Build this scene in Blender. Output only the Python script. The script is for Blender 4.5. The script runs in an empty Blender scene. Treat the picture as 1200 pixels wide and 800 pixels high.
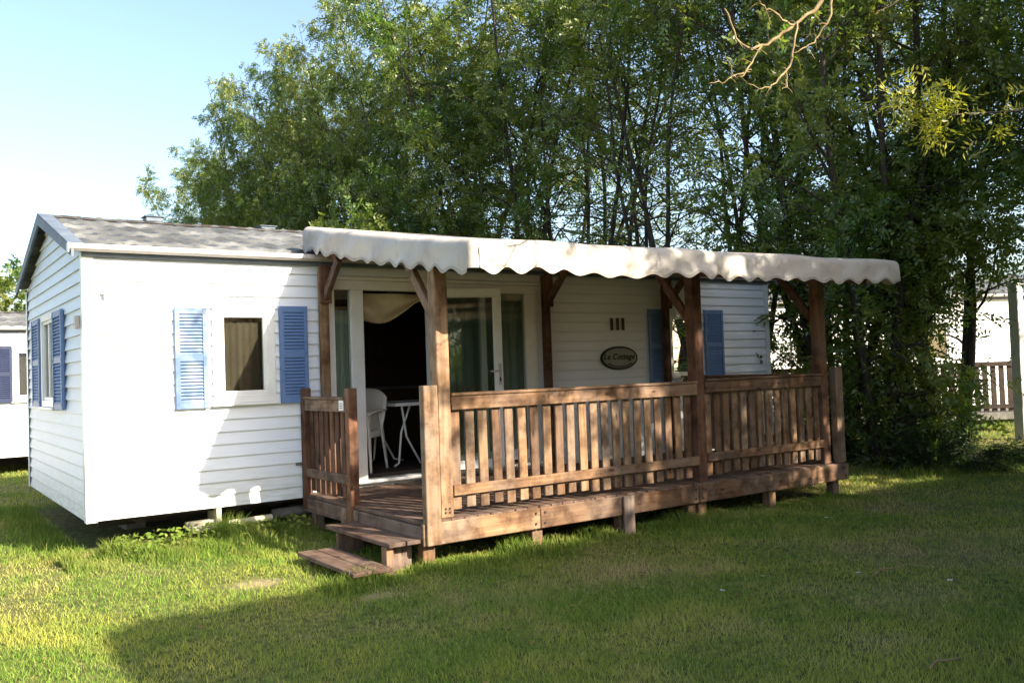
import bpy, math, random
import numpy as np
from mathutils import Vector, Matrix
R = math.radians
rng = np.random.default_rng(7)
random.seed(7)
SC = bpy.context.scene
COL = SC.collection
GZ = -0.33            # ground height while building; everything is lifted by 0.33 at the end

# ------------------------------------------------------------------ camera
CAM = Vector((-1.459, -8.764, 1.218))
yaw, pitch, roll = R(34.95), R(1.841), R(-1.979)
fw = Vector((math.sin(yaw)*math.cos(pitch), math.cos(yaw)*math.cos(pitch), math.sin(pitch)))
rt = Vector((math.cos(yaw), -math.sin(yaw), 0))
up = rt.cross(fw)
r2 = rt*math.cos(roll) + up*math.sin(roll)
u2 = -rt*math.sin(roll) + up*math.cos(roll)
cd = bpy.data.cameras.new('camera')
cam = bpy.data.objects.new('camera', cd); COL.objects.link(cam)
M = Matrix((r2, u2, -fw)).transposed().to_4x4(); M.translation = CAM
cam.matrix_world = M
cd.sensor_fit = 'HORIZONTAL'; cd.sensor_width = 36; cd.lens = 36*1050/1200
cd.clip_start = 0.05; cd.clip_end = 2000
SC.camera = cam

# ------------------------------------------------------------------ light
SUN_EL = R(28.5)
SUN_H = Vector((0.339, -0.941, 0)).normalized()
sund = Vector((SUN_H.x*math.cos(SUN_EL), SUN_H.y*math.cos(SUN_EL), math.sin(SUN_EL)))
w = bpy.data.worlds.new('World'); SC.world = w; w.use_nodes = True
nt = w.node_tree
sky = nt.nodes.new('ShaderNodeTexSky'); sky.sky_type = 'NISHITA'; sky.sun_disc = False
sky.sun_elevation = SUN_EL; sky.sun_rotation = math.atan2(SUN_H.x, SUN_H.y)
sky.air_density = 1.0; sky.dust_density = 2.2; sky.ozone_density = 1.0
nt.nodes['Background'].inputs['Strength'].default_value = 0.115
nt.links.new(sky.outputs[0], nt.nodes['Background'].inputs[0])
sl = bpy.data.lights.new('sun', 'SUN'); sl.energy = 4.8; sl.angle = R(0.53); sl.color = (1.0, 0.9, 0.74)
so = bpy.data.objects.new('sun', sl); COL.objects.link(so)
so.rotation_euler = sund.to_track_quat('Z', 'Y').to_euler(); so.location = (20, -40, 30)
SC.view_settings.view_transform = 'Standard'; SC.view_settings.look = 'None'
SC.view_settings.gamma = 1.0; SC.view_settings.use_curve_mapping = False
SC.view_settings.exposure = 1.65
SC.render.engine = 'CYCLES'
SC.cycles.max_bounces = 8; SC.cycles.diffuse_bounces = 4; SC.cycles.transparent_max_bounces = 12
SC.cycles.use_denoising = True
SC.cycles.sample_clamp_indirect = 6

# ------------------------------------------------------------------ materials
def new_mat(name):
    m = bpy.data.materials.new(name); m.use_nodes = True
    return m, m.node_tree, m.node_tree.nodes['Principled BSDF']
def noise(t, scale, detail=4, stretch=None, coord='Object', rough=0.55, obj_rand=False):
    tc = t.nodes.new('ShaderNodeTexCoord'); mp = t.nodes.new('ShaderNodeMapping')
    mp.inputs['Scale'].default_value = stretch or (1, 1, 1)
    t.links.new(tc.outputs[coord], mp.inputs['Vector'])
    vec = mp.outputs['Vector']
    if obj_rand:
        oi = t.nodes.new('ShaderNodeObjectInfo'); ml = t.nodes.new('ShaderNodeMath'); ml.operation = 'MULTIPLY'
        ml.inputs[1].default_value = 53.0; t.links.new(oi.outputs['Random'], ml.inputs[0])
        ad = t.nodes.new('ShaderNodeVectorMath'); ad.operation = 'ADD'
        t.links.new(vec, ad.inputs[0]); t.links.new(ml.outputs[0], ad.inputs[1]); vec = ad.outputs[0]
    n = t.nodes.new('ShaderNodeTexNoise'); n.inputs['Scale'].default_value = scale
    n.inputs['Detail'].default_value = detail; n.inputs['Roughness'].default_value = rough
    t.links.new(vec, n.inputs['Vector'])
    return n.outputs['Fac']
def ramp(t, fac, stops):
    r = t.nodes.new('ShaderNodeValToRGB')
    e = r.color_ramp.elements
    while len(e) < len(stops): e.new(0.5)
    for el, (p, c) in zip(e, stops): el.position = p; el.color = (*c, 1)
    t.links.new(fac, r.inputs['Fac']); return r.outputs['Color']
def mixc(t, fac, a, b, mode='MIX'):
    m = t.nodes.new('ShaderNodeMix'); m.data_type = 'RGBA'; m.blend_type = mode
    def put(s, v):
        if isinstance(v, (tuple, list)): s.default_value = (*v, 1)
        elif isinstance(v, float): s.default_value = v
        else: t.links.new(v, s)
    put(m.inputs['Factor'], fac); put(m.inputs[6], a); put(m.inputs[7], b)
    return m.outputs[2]
def bump(t, bsdf, fac, strength, dist):
    b = t.nodes.new('ShaderNodeBump'); b.inputs['Strength'].default_value = strength; b.inputs['Distance'].default_value = dist
    t.links.new(fac, b.inputs['Height']); t.links.new(b.outputs[0], bsdf.inputs['Normal'])
def plain(name, c1, c2, scale=6, rough=0.6, spec=0.4, metal=0.0, b=0.0, stretch=None, lo=0.35, hi=0.7):
    m, t, p = new_mat(name)
    f = noise(t, scale, 5, stretch)
    t.links.new(ramp(t, f, [(lo, c1), (hi, c2)]), p.inputs['Base Color'])
    p.inputs['Roughness'].default_value = rough; p.inputs['Metallic'].default_value = metal
    p.inputs['Specular IOR Level'].default_value = spec
    if b: bump(t, p, f, 0.4, b)
    return m
def wood(name, dark, mid, light, axis):
    m, t, p = new_mat(name)
    st = [26, 26, 26]; st['xyz'.index(axis)] = 1.6
    g = noise(t, 1.0, 6, tuple(st), rough=0.6, obj_rand=True)
    base = ramp(t, g, [(0.28, dark), (0.5, mid), (0.74, light)])
    wv = noise(t, 2.3, 4, obj_rand=True)
    grey = ramp(t, wv, [(0.40, (0, 0, 0)), (0.72, (0.55, 0.55, 0.55))])
    lum = tuple(0.35*sum(mid) + 0.02 for _ in range(3))
    c = mixc(t, grey, base, (lum[0]*1.08, lum[1]*0.97, lum[2]*0.86))
    oi = t.nodes.new('ShaderNodeObjectInfo')
    tint = ramp(t, oi.outputs['Random'], [(0.0, (0.56, 0.50, 0.48)), (0.3, (0.9, 0.84, 0.80)), (0.65, (0.92, 0.95, 0.97)), (1.0, (1.28, 1.22, 1.12))])
    c = mixc(t, 1.0, c, tint, 'MULTIPLY')
    bl = noise(t, 5.5, 5, obj_rand=True, rough=0.65)
    c = mixc(t, 1.0, c, ramp(t, bl, [(0.34, (0.42, 0.36, 0.33)), (0.56, (1, 1, 1))]), 'MULTIPLY')
    # knots
    tc = t.nodes.new('ShaderNodeTexCoord'); mp = t.nodes.new('ShaderNodeMapping')
    ks = [9, 9, 9]; ks['xyz'.index(axis)] = 3.2; mp.inputs['Scale'].default_value = ks
    t.links.new(tc.outputs['Object'], mp.inputs['Vector'])
    vo = t.nodes.new('ShaderNodeTexVoronoi'); vo.inputs['Scale'].default_value = 1.0
    t.links.new(mp.outputs[0], vo.inputs['Vector'])
    k = ramp(t, vo.outputs['Distance'], [(0.06, (0.35, 0.3, 0.28)), (0.15, (1, 1, 1))])
    c = mixc(t, 1.0, c, k, 'MULTIPLY')
    t.links.new(c, p.inputs['Base Color'])
    p.inputs['Roughness'].default_value = 0.75; p.inputs['Specular IOR Level'].default_value = 0.25
    bump(t, p, g, 0.35, 0.004)
    return m
WD, WM, WL = (0.125, 0.066, 0.035), (0.24, 0.142, 0.076), (0.35, 0.225, 0.125)
M_ = {}
for ax in 'xyz':
    M_['wood_'+ax] = wood('timber along '+ax, WD, WM, WL, ax)
    M_['stain_'+ax] = wood('stained timber along '+ax, (0.08, 0.036, 0.021), (0.145, 0.066, 0.037), (0.21, 0.108, 0.062), ax)
    M_['deck_'+ax] = wood('deck timber along '+ax, (0.10, 0.065, 0.048), (0.19, 0.125, 0.09), (0.29, 0.20, 0.145), ax)

def siding_mat(name, c, dirt):
    m, t, p = new_mat(name)
    f = noise(t, 1.1, 6, (1, 1, 2.5)); s = noise(t, 9, 5, (0.5, 0.5, 4))
    a = mixc(t, ramp(t, f, [(0.42, (0, 0, 0)), (0.75, (0.5, 0.5, 0.5))]), c, dirt)
    b = mixc(t, ramp(t, s, [(0.5, (0, 0, 0)), (0.8, (0.3, 0.3, 0.3))]), a, tuple(x*0.82 for x in dirt))
    tc = t.nodes.new('ShaderNodeTexCoord'); sp = t.nodes.new('ShaderNodeSeparateXYZ')
    t.links.new(tc.outputs['Object'], sp.inputs[0])
    lowz = ramp(t, sp.outputs['Z'], [(0.0, (0.6, 0.6, 0.6)), (0.4, (0, 0, 0))])
    d = mixc(t, mixc(t, 1.0, lowz, ramp(t, s, [(0.35, (0.2, 0.2, 0.2)), (0.6, (1, 1, 1))]), 'MULTIPLY'), b, (0.42, 0.43, 0.33))
    t.links.new(d, p.inputs['Base Color'])
    p.inputs['Roughness'].default_value = 0.45; p.inputs['Specular IOR Level'].default_value = 0.35
    return m
M_['siding'] = siding_mat('white vinyl siding', (0.745, 0.785, 0.85), (0.71, 0.70, 0.68))
M_['siding_far'] = siding_mat('far white siding', (0.80, 0.80, 0.80), (0.70, 0.70, 0.70))
M_['white'] = plain('white plastic', (0.78, 0.78, 0.77), (0.70, 0.69, 0.66), 5, 0.35, 0.45)
M_['gutter'] = plain('pale gutter plastic', (0.40, 0.37, 0.345), (0.52, 0.48, 0.455), 4, 0.4, 0.4)
M_['blue'] = plain('blue shutter paint', (0.105, 0.185, 0.37), (0.13, 0.22, 0.42), 8, 0.5, 0.35)
M_['blue_worn'] = plain('weathered blue shutter paint', (0.085, 0.14, 0.255), (0.24, 0.30, 0.40), 4.5, 0.6, 0.3, lo=.38, hi=.66)
M_['navy'] = plain('dark navy shutter paint', (0.016, 0.024, 0.06), (0.026, 0.036, 0.08), 6, 0.5, 0.3)
M_['fascia'] = plain('blue grey fascia', (0.10, 0.125, 0.165), (0.16, 0.185, 0.22), 5, 0.6, 0.3)
M_['blind'] = plain('brown blind fabric', (0.105, 0.07, 0.05), (0.13, 0.09, 0.066), 3, 0.9, 0.1)
M_['net'] = plain('grey green net curtain', (0.66, 0.66, 0.58), (0.5, 0.51, 0.45), 2, 0.9, 0.1, stretch=(9, 9, .6))
M_['beige'] = plain('beige drape cloth', (0.50, 0.42, 0.28), (0.60, 0.51, 0.35), 5, 0.9, 0.1)
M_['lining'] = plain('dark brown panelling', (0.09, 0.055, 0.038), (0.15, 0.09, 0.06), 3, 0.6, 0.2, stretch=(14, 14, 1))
M_['dark'] = plain('dark rusted steel', (0.02, 0.017, 0.015), (0.05, 0.038, 0.03), 7, 0.7, 0.3)
M_['block'] = plain('concrete block', (0.10, 0.095, 0.085), (0.18, 0.17, 0.15), 12, 0.9, 0.2, b=0.004)
M_['tube'] = plain('galvanised tube', (0.40, 0.36, 0.24), (0.52, 0.48, 0.36), 10, 0.5, 0.4)
M_['rubber'] = plain('black rubber', (0.012, 0.012, 0.012), (0.03, 0.03, 0.03), 10, 0.8, 0.2)
M_['steel'] = plain('brushed steel', (0.55, 0.55, 0.56), (0.65, 0.65, 0.66), 10, 0.3, 0.5, 0.8)
M_['chair'] = plain('white moulded plastic', (0.70, 0.69, 0.66), (0.78, 0.77, 0.75), 4, 0.4, 0.4)
M_['tabletop'] = plain('blue grey table top', (0.16, 0.18, 0.22), (0.22, 0.24, 0.28), 4, 0.5, 0.4)
M_['plate'] = plain('grey green sign plate', (0.25, 0.27, 0.22), (0.31, 0.32, 0.26), 6, 0.6, 0.3)
M_['ink'] = plain('dark green black paint', (0.012, 0.016, 0.012), (0.022, 0.026, 0.02), 6, 0.6, 0.3)
M_['digit'] = plain('dark brown wood', (0.06, 0.03, 0.015), (0.10, 0.05, 0.025), 12, 0.7, 0.2)
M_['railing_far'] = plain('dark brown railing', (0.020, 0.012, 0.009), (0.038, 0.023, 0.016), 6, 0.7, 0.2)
M_['paleboard'] = plain('pale grey painted board', (0.46, 0.475, 0.475), (0.55, 0.565, 0.56), 4, 0.6, 0.3)

def roof_mat():
    m, t, p = new_mat('roof tile sheet')
    f = noise(t, 2.0, 7, (1, 1.6, 1)); g = noise(t, 17, 4)
    a = ramp(t, f, [(0.36, (0.05, 0.056, 0.064)), (0.5, (0.10, 0.107, 0.115)), (0.64, (0.20, 0.206, 0.212))])
    b = mixc(t, ramp(t, g, [(0.52, (0, 0, 0)), (0.72, (0.8, 0.8, 0.8))]), a, (0.10, 0.10, 0.085))
    t.links.new(b, p.inputs['Base Color']); p.inputs['Roughness'].default_value = 0.8
    bump(t, p, g, 0.4, 0.006)
    return m
M_['roof'] = roof_mat()
def fabric_mat():
    m, t, p = new_mat('cream canopy vinyl')
    f = noise(t, 2.2, 6, (1, 1, 0.6)); g = noise(t, 11, 4)
    a = ramp(t, f, [(0.3, (0.36, 0.31, 0.26)), (0.48, (0.50, 0.445, 0.385)), (0.8, (0.56, 0.51, 0.45))])
    b = mixc(t, ramp(t, g, [(0.56, (0, 0, 0)), (0.80, (0.6, 0.6, 0.6))]), a, (0.30, 0.255, 0.215))
    t.links.new(b, p.inputs['Base Color']); p.inputs['Roughness'].default_value = 0.5
    p.inputs['Specular IOR Level'].default_value = 0.3
    bump(t, p, noise(t, 3.5, 3), 0.5, 0.03)
    tl = t.nodes.new('ShaderNodeBsdfTranslucent'); tl.inputs[0].default_value = (0.75, 0.52, 0.26, 1)
    mx = t.nodes.new('ShaderNodeMixShader'); mx.inputs[0].default_value = 0.055
    t.links.new(p.outputs[0], mx.inputs[1]); t.links.new(tl.outputs[0], mx.inputs[2]); t.links.new(mx.outputs[0], t.nodes['Material Output'].inputs[0])
    return m
M_['hem'] = plain('worn canopy hem', (0.30, 0.26, 0.215), (0.44, 0.39, 0.33), 6, 0.6, 0.2)
M_['canopy'] = fabric_mat()
def glass_mat(name, tint, refl):
    m = bpy.data.materials.new(name); m.use_nodes = True; t = m.node_tree
    t.nodes.remove(t.nodes['Principled BSDF'])
    out = t.nodes['Material Output']
    tr = t.nodes.new('ShaderNodeBsdfTransparent'); tr.inputs[0].default_value = (*tint, 1)
    gl = t.nodes.new('ShaderNodeBsdfGlossy'); gl.inputs['Roughness'].default_value = 0.015
    lw = t.nodes.new('ShaderNodeLayerWeight'); lw.inputs['Blend'].default_value = refl
    ad = t.nodes.new('ShaderNodeMath'); ad.operation = 'MAXIMUM'; ad.inputs[1].default_value = 0.14
    t.links.new(lw.outputs['Fresnel'], ad.inputs[0])
    mx = t.nodes.new('ShaderNodeMixShader'); t.links.new(ad.outputs[0], mx.inputs[0])
    t.links.new(tr.outputs[0], mx.inputs[1]); t.links.new(gl.outputs[0], mx.inputs[2]); t.links.new(mx.outputs[0], out.inputs[0])
    return m
M_['glass'] = glass_mat('window glass', (0.86, 0.92, 0.90), 0.35)

def leaf_mat(name, stops, trans=0.35, clump=None):
    m = bpy.data.materials.new(name); m.use_nodes = True; t = m.node_tree
    t.nodes.remove(t.nodes['Principled BSDF']); out = t.nodes['Material Output']
    ge = t.nodes.new('ShaderNodeNewGeometry')
    c = ramp(t, ge.outputs['Random Per Island'], stops)
    if clump:
        f = noise(t, clump[0], 4, obj_rand=True)
        k = ramp(t, f, [(0.4, (0, 0, 0)), (0.65, (1, 1, 1))])
        c = mixc(t, k, c, mixc(t, 0.75, c, clump[1]))
    d = t.nodes.new('ShaderNodeBsdfDiffuse'); tr = t.nodes.new('ShaderNodeBsdfTranslucent'); g = t.nodes.new('ShaderNodeBsdfGlossy')
    g.inputs['Roughness'].default_value = 0.4; g.inputs['Color'].default_value = (1, 1, 1, 1)
    t.links.new(c, d.inputs[0])
    tc = mixc(t, 1.0, c, (1.35, 1.45, 0.6), 'MULTIPLY'); t.links.new(tc, tr.inputs[0])
    m1 = t.nodes.new('ShaderNodeMixShader'); m1.inputs[0].default_value = trans
    t.links.new(d.outputs[0], m1.inputs[1]); t.links.new(tr.outputs[0], m1.inputs[2])
    m2 = t.nodes.new('ShaderNodeMixShader'); m2.inputs[0].default_value = 0.04
    t.links.new(m1.outputs[0], m2.inputs[1]); t.links.new(g.outputs[0], m2.inputs[2]); t.links.new(m2.outputs[0], out.inputs[0])
    return m
M_['leaf'] = leaf_mat('ash leaves', [(0, (0.05, 0.112, 0.026)), (0.55, (0.095, 0.18, 0.04)), (1, (0.20, 0.245, 0.05))], 0.48, (0.6, (0.235, 0.235, 0.045)))
M_['leaf_dark'] = leaf_mat('dark ivy leaves', [(0, (0.02, 0.042, 0.012)), (1, (0.045, 0.075, 0.018))], 0.25)
M_['leaf_gold'] = leaf_mat('yellow green leaves', [(0, (0.20, 0.22, 0.03)), (1, (0.42, 0.38, 0.05))], 0.5)
M_['hedge'] = leaf_mat('hedge leaves', [(0, (0.03, 0.055, 0.018)), (1, (0.07, 0.10, 0.03))], 0.15)
M_['bark'] = plain('grey brown bark', (0.04, 0.034, 0.028), (0.10, 0.085, 0.065), 5, 0.9, 0.1, b=0.01, stretch=(5, 5, 1))
M_['bark_pale'] = plain('pale dry bark', (0.17, 0.12, 0.06), (0.36, 0.27, 0.14), 14, 0.8, 0.15, b=0.006)

def grass_mat(name, lush, dry, yel):
    m = bpy.data.materials.new(name); m.use_nodes = True; t = m.node_tree
    t.nodes.remove(t.nodes['Principled BSDF']); out = t.nodes['Material Output']
    ge = t.nodes.new('ShaderNodeNewGeometry')
    c = ramp(t, ge.outputs['Random Per Island'], lush)
    f = noise(t, 0.7, 5); f2 = noise(t, 3.2, 3)
    mm = t.nodes.new('ShaderNodeMath'); mm.operation = 'MULTIPLY_ADD'; mm.inputs[1].default_value = 0.45
    t.links.new(f2, mm.inputs[0]); t.links.new(f, mm.inputs[2])
    k = ramp(t, mm.outputs[0], [(0.73, (0, 0, 0)), (0.98, (0.75, 0.75, 0.75))])
    k2 = ramp(t, noise(t, 1.4, 4), [(0.42, (0, 0, 0)), (0.62, (0.7, 0.7, 0.7))])
    c = mixc(t, k2, c, yel); c = mixc(t, k, c, dry)
    d = t.nodes.new('ShaderNodeBsdfDiffuse'); tr = t.nodes.new('ShaderNodeBsdfTranslucent')
    t.links.new(c, d.inputs[0]); t.links.new(c, tr.inputs[0])
    m1 = t.nodes.new('ShaderNodeMixShader'); m1.inputs[0].default_value = 0.3
    t.links.new(d.outputs[0], m1.inputs[1]); t.links.new(tr.outputs[0], m1.inputs[2]); t.links.new(m1.outputs[0], out.inputs[0])
    return m
M_['grass'] = grass_mat('mown grass', [(0, (0.10, 0.20, 0.03)), (0.6, (0.185, 0.29, 0.048)), (1, (0.36, 0.40, 0.09))], (0.50, 0.40, 0.20), (0.44, 0.42, 0.09))
M_['tall_grass'] = grass_mat('tall grass', [(0, (0.075, 0.14, 0.022)), (0.7, (0.15, 0.23, 0.036)), (1, (0.30, 0.29, 0.09))], (0.28, 0.27, 0.08), (0.17, 0.24, 0.04))
def ground_mat():
    m, t, p = new_mat('grassy soil')
    f = noise(t, 0.7, 6); g = noise(t, 14, 5)
    a = ramp(t, g, [(0.35, (0.05, 0.065, 0.018)), (0.55, (0.12, 0.13, 0.035)), (0.75, (0.20, 0.175, 0.07))])
    b = mixc(t, ramp(t, f, [(0.52, (0, 0, 0)), (0.7, (0.7, 0.7, 0.7))]), a, (0.17, 0.135, 0.075))
    # trodden bare earth in front of the steps
    tc = t.nodes.new('ShaderNodeTexCoord')
    for (wx, wy, sx, sy) in ((0.85, -1.95, 0.5, 0.34), (1.35, -2.95, 0.3, 0.25)):
        mp = t.nodes.new('ShaderNodeMapping'); mp.vector_type = 'TEXTURE'
        mp.inputs['Location'].default_value = (wx, wy, GZ); mp.inputs['Scale'].default_value = (sx, sy, 1)
        t.links.new(tc.outputs['Object'], mp.inputs['Vector'])
        ln_ = t.nodes.new('ShaderNodeVectorMath'); ln_.operation = 'LENGTH'; t.links.new(mp.outputs[0], ln_.inputs[0])
        ad = t.nodes.new('ShaderNodeMath'); ad.operation = 'MULTIPLY_ADD'; ad.inputs[1].default_value = 0.9
        t.links.new(g, ad.inputs[0]); t.links.new(ln_.outputs['Value'], ad.inputs[2])
        b = mixc(t, ramp(t, ad.outputs[0], [(0.6, (0.8, 0.8, 0.8)), (1.15, (0, 0, 0))]), b, (0.34, 0.26, 0.165))
    t.links.new(b, p.inputs['Base Color']); p.inputs['Roughness'].default_value = 0.95; p.inputs['Specular IOR Level'].default_value = 0.1
    bump(t, p, g, 0.8, 0.03)
    return m
M_['ground'] = ground_mat()

# ------------------------------------------------------------------ mesh helpers
OFF = {}
class MB:
    def __init__(s): s.v = []; s.f = []
    def quad(s, *p):
        b = len(s.v); s.v += [tuple(q) for q in p]; s.f.append(tuple(range(b, b+len(p))))
    def box(s, x0, x1, y0, y1, z0, z1, T=None):
        c = [(x0,y0,z0),(x1,y0,z0),(x1,y1,z0),(x0,y1,z0),(x0,y0,z1),(x1,y0,z1),(x1,y1,z1),(x0,y1,z1)]
        if T: c = [tuple(T(*q)) for q in c]
        b = len(s.v); s.v += c
        s.f += [tuple(b+i for i in q) for q in ((3,2,1,0),(4,5,6,7),(0,1,5,4),(1,2,6,5),(2,3,7,6),(3,0,4,7))]
        return s
    def bar(s, a, b, wx, wy, upv=(0, 0, 1)):
        a = Vector(a); b = Vector(b); d = (b-a).normalized(); u = Vector(upv)
        if abs(d.dot(u)) > 0.98: u = Vector((1, 0, 0))
        sd = d.cross(u).normalized(); uu = sd.cross(d).normalized()
        c = []
        for q in (a, b):
            for i, j in ((-1,-1),(1,-1),(1,1),(-1,1)): c.append(tuple(q + sd*i*wx/2 + uu*j*wy/2))
        k = len(s.v); s.v += c
        s.f += [tuple(k+i for i in q) for q in ((3,2,1,0),(4,5,6,7),(0,1,5,4),(1,2,6,5),(2,3,7,6),(3,0,4,7))]
        return s
    def tube(s, pts, rad, n=8, cap=True):
        pts = [Vector(p) for p in pts]
        rad = rad if isinstance(rad, (list, tuple)) else [rad]*len(pts)
        b = len(s.v); prev = None
        for i, p in enumerate(pts):
            d = (pts[min(i+1, len(pts)-1)] - pts[max(i-1, 0)]).normalized()
            if prev is None:
                a = d.orthogonal().normalized()
            else:
                a = (prev - d*prev.dot(d))
                a = a.normalized() if a.length > 1e-6 else d.orthogonal().normalized()
            prev = a; c = d.cross(a)
            for k in range(n):
                t = 2*math.pi*k/n
                s.v.append(tuple(p + (a*math.cos(t) + c*math.sin(t))*rad[i]))
        for i in range(len(pts)-1):
            for k in range(n):
                s.f.append((b+i*n+k, b+i*n+(k+1) % n, b+(i+1)*n+(k+1) % n, b+(i+1)*n+k))
        if cap:
            s.f.append(tuple(b+k for k in reversed(range(n)))); e = b+(len(pts)-1)*n
            s.f.append(tuple(e+k for k in range(n)))
        return s
    def grid(s, fn, nu, nv):
        b = len(s.v)
        for i in range(nu+1):
            for j in range(nv+1): s.v.append(tuple(fn(i/nu, j/nv)))
        for i in range(nu):
            for j in range(nv):
                a = b+i*(nv+1)+j; s.f.append((a, a+nv+1, a+nv+2, a+1))
        return s
    def build(s, name, mat, parent=None, bevel=0.0, smooth=False, loc=None, solid=0.0):
        off = Vector(loc) if loc is not None else (OFF[parent.name] if parent else Vector((0, 0, 0)))
        me = bpy.data.meshes.new(name)
        me.from_pydata([(x-off.x, y-off.y, z-off.z) for x, y, z in s.v], [], s.f); me.update()
        o = bpy.data.objects.new(name, me); COL.objects.link(o)
        me.materials.append(M_[mat] if isinstance(mat, str) else mat)
        if parent: o.parent = parent
        else: o.location = off
        OFF[o.name] = off
        if smooth:
            me.polygons.foreach_set('use_smooth', [True]*len(me.polygons))
        if solid:
            sm = o.modifiers.new('thickness', 'SOLIDIFY'); sm.thickness = solid
        if bevel:
            bm = o.modifiers.new('bevel', 'BEVEL'); bm.width = bevel; bm.segments = 1; bm.limit_method = 'ANGLE'
        return o
def box(*a, **k): return MB().box(*a, **k)
def tag(o, label=None, cat=None, group=None, kind=None):
    if label: o['label'] = label
    if cat: o['category'] = cat
    if group: o['group'] = group
    if kind: o['kind'] = kind
    return o
def thing(name, loc, label, cat, group=None):
    o = bpy.data.objects.new(name, None); COL.objects.link(o); o.location = loc
    o.empty_display_size = 0.3
    OFF[o.name] = Vector(loc); return tag(o, label, cat, group)
def copy_tree(o, parent=None):
    c = o.copy(); COL.objects.link(c)
    if parent: c.parent = parent
    for ch in list(o.children): copy_tree(ch, c)
    return c
def fast_mesh(name, verts, quads, tris=None):
    me = bpy.data.meshes.new(name)
    nq = len(quads); ntr = 0 if tris is None else len(tris)
    me.vertices.add(len(verts)); me.vertices.foreach_set('co', np.asarray(verts, np.float32).ravel())
    idx = np.asarray(quads, np.int32).ravel()
    if ntr: idx = np.concatenate([idx, np.asarray(tris, np.int32).ravel()])
    me.loops.add(len(idx)); me.loops.foreach_set('vertex_index', idx)
    me.polygons.add(nq+ntr)
    st = np.concatenate([np.arange(nq)*4, nq*4 + np.arange(ntr)*3]).astype(np.int32)
    me.polygons.foreach_set('loop_start', st)
    me.update(calc_edges=True); me.validate()
    return me
# ------------------------------------------------------------------ setting: ground
def ground_h(x, y):
    return GZ + 0.018*np.sin(0.9*x+0.4)*np.sin(0.7*y+1.1) + 0.012*np.sin(2.1*x-1.3*y)
def make_ground():
    xs = np.concatenate([np.linspace(-400, -20, 12), np.linspace(-18, 26, 89), np.linspace(30, 420, 12)])
    ys = np.concatenate([np.linspace(-400, -22, 12), np.linspace(-20, 50, 141), np.linspace(55, 500, 12)])
    X, Y = np.meshgrid(xs, ys, indexing='ij')
    Z = ground_h(X, Y)
    far = (np.abs(X-4) > 24) | (np.abs(Y-14) > 36)
    Z[far] = GZ
    v = np.stack([X, Y, Z], -1).reshape(-1, 3); ny = len(ys)
    i, j = np.meshgrid(np.arange(len(xs)-1), np.arange(ny-1), indexing='ij')
    a = (i*ny+j).ravel()
    me = fast_mesh('ground', v, np.stack([a, a+ny, a+ny+1, a+1], -1))
    me.polygons.foreach_set('use_smooth', [True]*len(me.polygons))
    me.materials.append(M_['ground'])
    o = bpy.data.objects.new('ground', me); COL.objects.link(o); tag(o, kind='structure')
make_ground()

# ------------------------------------------------------------------ mobile homes
def siding(mb, T, width, height, openings=(), lap=0.12, lo=None, hi=None, top=None):
    top = top or height
    lo = lo or (lambda z: 0.0); hi = hi or (lambda z: width)
    n = int(math.ceil(top/lap-1e-6))
    for k in range(n):
        z0 = k*lap; z1 = min((k+1)*lap, top)
        zs = sorted({z0, z1} | ({z0+lap*0.84} if z1-z0 > lap*.9 else set()) | {z for o in openings for z in (o[2], o[3]) if z0 < z < z1} | ({height} if z0 < height < z1 else set()))
        dep = lambda z: 0.014-0.009*(z-z0)/lap if z-z0 < lap*0.83 else -0.004
        for za, zb in zip(zs[:-1], zs[1:]):
            zm = (za+zb)/2
            cuts = sorted([(o[0], o[1]) for o in openings if o[2] < zm < o[3]])
            seg = []; cur = None
            for c0, c1 in cuts:
                seg.append((cur, c0)); cur = c1
            seg.append((cur, None))
            for a, b in seg:
                a0 = lo(za) if a is None else a; a1 = lo(zb) if a is None else a
                b0 = hi(za) if b is None else b; b1 = hi(zb) if b is None else b
                if b0-a0 < 0.01: continue
                mb.quad(T(a0, dep(za), za), T(b0, dep(za), za), T(b1, dep(zb), zb), T(a1, dep(zb), zb))
                if za == z0: mb.quad(T(a0, 0, za), T(b0, 0, za), T(b0, dep(za), za), T(a0, dep(za), za))
def plate_with_holes(mb, T, d, x0, x1, z0, z1, openings):
    xs = sorted({x0, x1} | {v for o in openings for v in o[:2]}); zs = sorted({z0, z1} | {v for o in openings for v in o[2:4]})
    for a, b in zip(xs[:-1], xs[1:]):
        for c, e in zip(zs[:-1], zs[1:]):
            m, n = (a+b)/2, (c+e)/2
            if any(o[0] < m < o[1] and o[2] < n < o[3] for o in openings): continue
            mb.quad(T(a, d, c), T(b, d, c), T(b, d, e), T(a, d, e))
def ring(mb, T, x0, x1, z0, z1, wd, d0, d1):
    mb.box(x0, x1, d0, d1, z1-wd, z1, T); mb.box(x0, x1, d0, d1, z0, z0+wd, T)
    mb.box(x0, x0+wd, d0, d1, z0+wd, z1-wd, T); mb.box(x1-wd, x1, d0, d1, z0+wd, z1-wd, T)
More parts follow.
